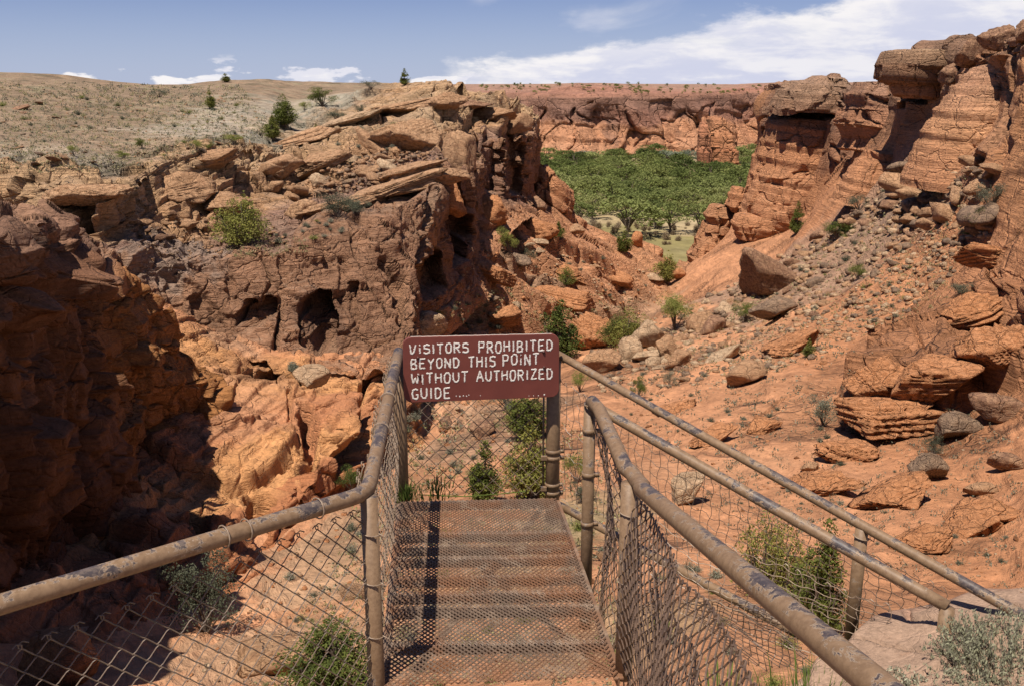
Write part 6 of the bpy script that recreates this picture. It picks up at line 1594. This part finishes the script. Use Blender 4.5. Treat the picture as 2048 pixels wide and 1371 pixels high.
while k < 120 and tries < 6000:
    tries += 1
    y = rs.uniform(285, 545); x = rs.uniform(y * .005 - 2, y * .262)
    px, py, cd = project(np.array([x, y, -41.2])); 
    if py > 434 + 12 * math.sin(px * .05): continue
    if 1345 < px < 1440 and 318 < py < 358 + 8 * math.sin(px): continue
    mind = 9.5 if y < 420 else 12.5
    if any((x - a) ** 2 + (y - b) ** 2 < mind ** 2 for a, b in placed): continue
    placed.append((x, y)); n_ = math.sin(x * .06 + 1) + math.sin(y * .045)
    near_ = y < 385
    kk = rs.choice([3, 4, 3, 0]) if near_ else rs.choice([0, 1, 2, 0, 1, 2, 5 if rs.random() < .35 else 3])
    H = rs.uniform(8, 12) if near_ else rs.uniform(7.5, 12); W = rs.uniform(12, 18) if near_ else rs.uniform(15, 23)
    if y < 330: H *= .85
    lab = ('light green cottonwood in the front half of the canyon grove', 'front half of the cottonwood grove') if near_ else ('dark green cottonwood crowded in the grove below the far cliff', 'back of the cottonwood grove')
    side = 'left' if x < y * .11 else 'right' if x > y * .19 else 'middle'; sz_ = 'broad ' if W > 20 else 'small ' if W < 14 else ''; tone_ = {0: 'dark green ', 1: 'dark green ', 2: 'deep green ', 3: 'light green ', 4: 'pale green ', 5: 'silvery '}[kk]
    ctree(x, y, H, W, kk, sz_ + tone_ + 'cottonwood in the ' + ('front' if near_ else 'back' if y > 470 else 'middle rows') + ' of the grove, ' + side + ' side', lab[1]); k += 1
# brown undergrowth between trunks
for i in range(60):
    px, py = rs.uniform(1150, 1440), rs.uniform(448, 474); 
    if i < 8: px, py = rs.choice([(1332, 480), (1335, 490), (1356, 482), (1330, 484)]); px += rs.uniform(-6, 6)
    p = PZ(px, py, -41.2); o = link('dry_brush', rs.choice(DRY) if 'DRY' in globals() else None) if 'DRY' in globals() else None
    if o is None:
        DRY = [pack('dry_brush', sage_parts(30 + q_, 130, 1.0, .6), 'dry') for q_ in range(3)]; o = link('dry_brush', rs.choice(DRY))
    s_ = rs.uniform(.9, 2.3); o.location = tuple(p); o.scale = (s_, s_, s_ * rs.uniform(.8, 1.4)); o.rotation_euler = (0, 0, rs.uniform(0, 6.28)); tag(o, ('tall' if s_ > 1.8 else 'low' if s_ < 1.2 else 'middling') + ' bare brown brush at the meadow edge, ' + ('left' if px < 1230 else 'right' if px > 1340 else 'middle') + ' part', 'shrub', 'brown brush at the meadow edge')
# junipers on the far plateau
for i in range(150):
    px = rs.uniform(960, 1760); dd = rs.uniform(640, 1150)
    q = hit(px, rs.uniform(166, 186))
    if q is None or q[0][1] < 560: continue
    o = link('juniper', proto('bush_%d' % rs.randrange(3))[0]); s_ = rs.uniform(1.4, 3.4); o.location = tuple(q[0]); o.scale = (s_ * 1.3, s_ * 1.3, s_); tag(o, ('bigger' if s_ > 2.4 else 'tiny') + ' dark juniper on the rim of the far mesa, ' + ('left end' if px < 1120 else 'left of its middle' if px < 1300 else 'right of its middle' if px < 1480 else 'right end'), 'juniper', 'junipers on the far rim')

# ---------------------------------------------------------------- plants of the foreground
def plume_sage(x, y, z, n, spread, H, label, seed):
    r = np.random.RandomState(seed); o = empty('sagebrush', (x, y, z), label, 'sagebrush', 'big sagebrush clumps beside the rail'); m = MB(); parts = []
    for i in range(n):
        a = r.uniform(0, 6.28); d = spread * math.sqrt(r.rand()); lean = r.uniform(-.25, .25) + .35 * math.cos(a) * d / spread
        h = H * r.uniform(.55, 1.0) * (1 - .35 * (d / spread) ** 2); b0 = np.array([math.cos(a) * d * .55, math.sin(a) * d * .55, 0.]); tp = np.array([math.cos(a) * d + lean * .04, math.sin(a) * d, h])
        mid = (b0 + tp) / 2 + np.array([math.cos(a), math.sin(a), 0]) * .02 * r.rand()
        m.tube([tuple(x_) for x_ in (b0, mid, tp)], .0012, 3, False, rads=[.0022, .0014, .0005])
        k = 46; t = r.uniform(.30, 1.0, k); C = (1-t)[:, None]**2 * b0 + 2 * (t*(1-t))[:, None] * mid + (t**2)[:, None] * tp + r.normal(size=(k, 3)) * .0042
        parts.append(leaves(C, .0042 * r.uniform(.7, 1.3, k), r, .9, 3.2, np.clip(t * .9 + .2 * r.rand(k) - .1, 0, 1)))
    c = link('foliage', pack('sage_leaves', parts, 'sage2')); c.parent = o
    c = m.build('stems', M['stem']); c.parent = o
M['sage2'] = leaf_mat('grey green sage leaf', (.19, .18, .105), (.32, .31, .20), (.46, .45, .32), .25)
plume_sage(1.58, 2.52, -1.80, 560, .30, .23, 'tall grey green sagebrush clump at the bottom right corner', 3)
plume_sage(1.22, 2.44, -1.84, 330, .20, .13, 'low grey sagebrush clump between the right rail and the tall one', 4)
plume_sage(1.42, 2.32, -1.80, 300, .24, .15, 'grey sagebrush clump at the bottom edge, in front of the tall one', 5)
def weeds(x, y, z, n, H, label, mat='grass', seed=1, spread=.12):
    r = np.random.RandomState(seed); m = MB()
    for i in range(n):
        a = r.uniform(0, 6.28); d = spread * r.rand(); b0 = Vector((math.cos(a)*d, math.sin(a)*d, 0)); l = r.uniform(.5, 1) * H; w = .0035 * r.uniform(.6, 1.2)
        dr = Vector((math.cos(a), math.sin(a), 0)) * l * r.uniform(.1, .5); s_ = Vector((-math.sin(a), math.cos(a), 0)) * w; n0 = len(m.v)
        m.v += [tuple(b0 - s_), tuple(b0 + s_), tuple(b0 + dr * .4 + Vector((0, 0, l * .6)) + s_ * .7), tuple(b0 + dr * .4 + Vector((0, 0, l * .6)) - s_ * .7), tuple(b0 + dr + Vector((0, 0, l)))]
        m.f += [(n0, n0+1, n0+2, n0+3), (n0+3, n0+2, n0+4)]
    o = m.build('grass_tuft', M[mat]); o.location = (x, y, z); tag(o, label, 'grass')
M['freshgrass'] = leaf_mat('fresh grass blade', (.13, .17, .04), (.19, .24, .06), (.26, .30, .10), .35)
weeds(.98, 2.62, -2.0, 260, .22, 'fresh green grass tuft under the right rail by the ledge', 'freshgrass', 2, .20)
weeds(.72, 2.78, -2.02, 90, .12, 'short grass at the edge of the sandy step, right of the landing', 'freshgrass', 3, .14)
p = PZ(812, 992, -2.02); weeds(p[0], p[1] + .03, -2.04, 120, .09, 'green weeds at the far left corner of the landing', 'freshgrass', 4, .08)
p = PZ(870, 988, -2.02); weeds(p[0], p[1] + .08, -2.05, 80, .08, 'green weeds behind the bottom of the gate mesh', 'freshgrass', 5, .12)
m = MB(); m.tube([V_(P(835, 988, 4.5)), V_(P(930, 992, 4.46)), V_(P(1030, 984, 4.5)), V_(P(1052, 981, 4.5))], .0028, 5); o = m.build('grass_stalk', M['freshgrass']); tag(o, 'long yellow green grass stalk lying across the foot of the gate', 'grass')
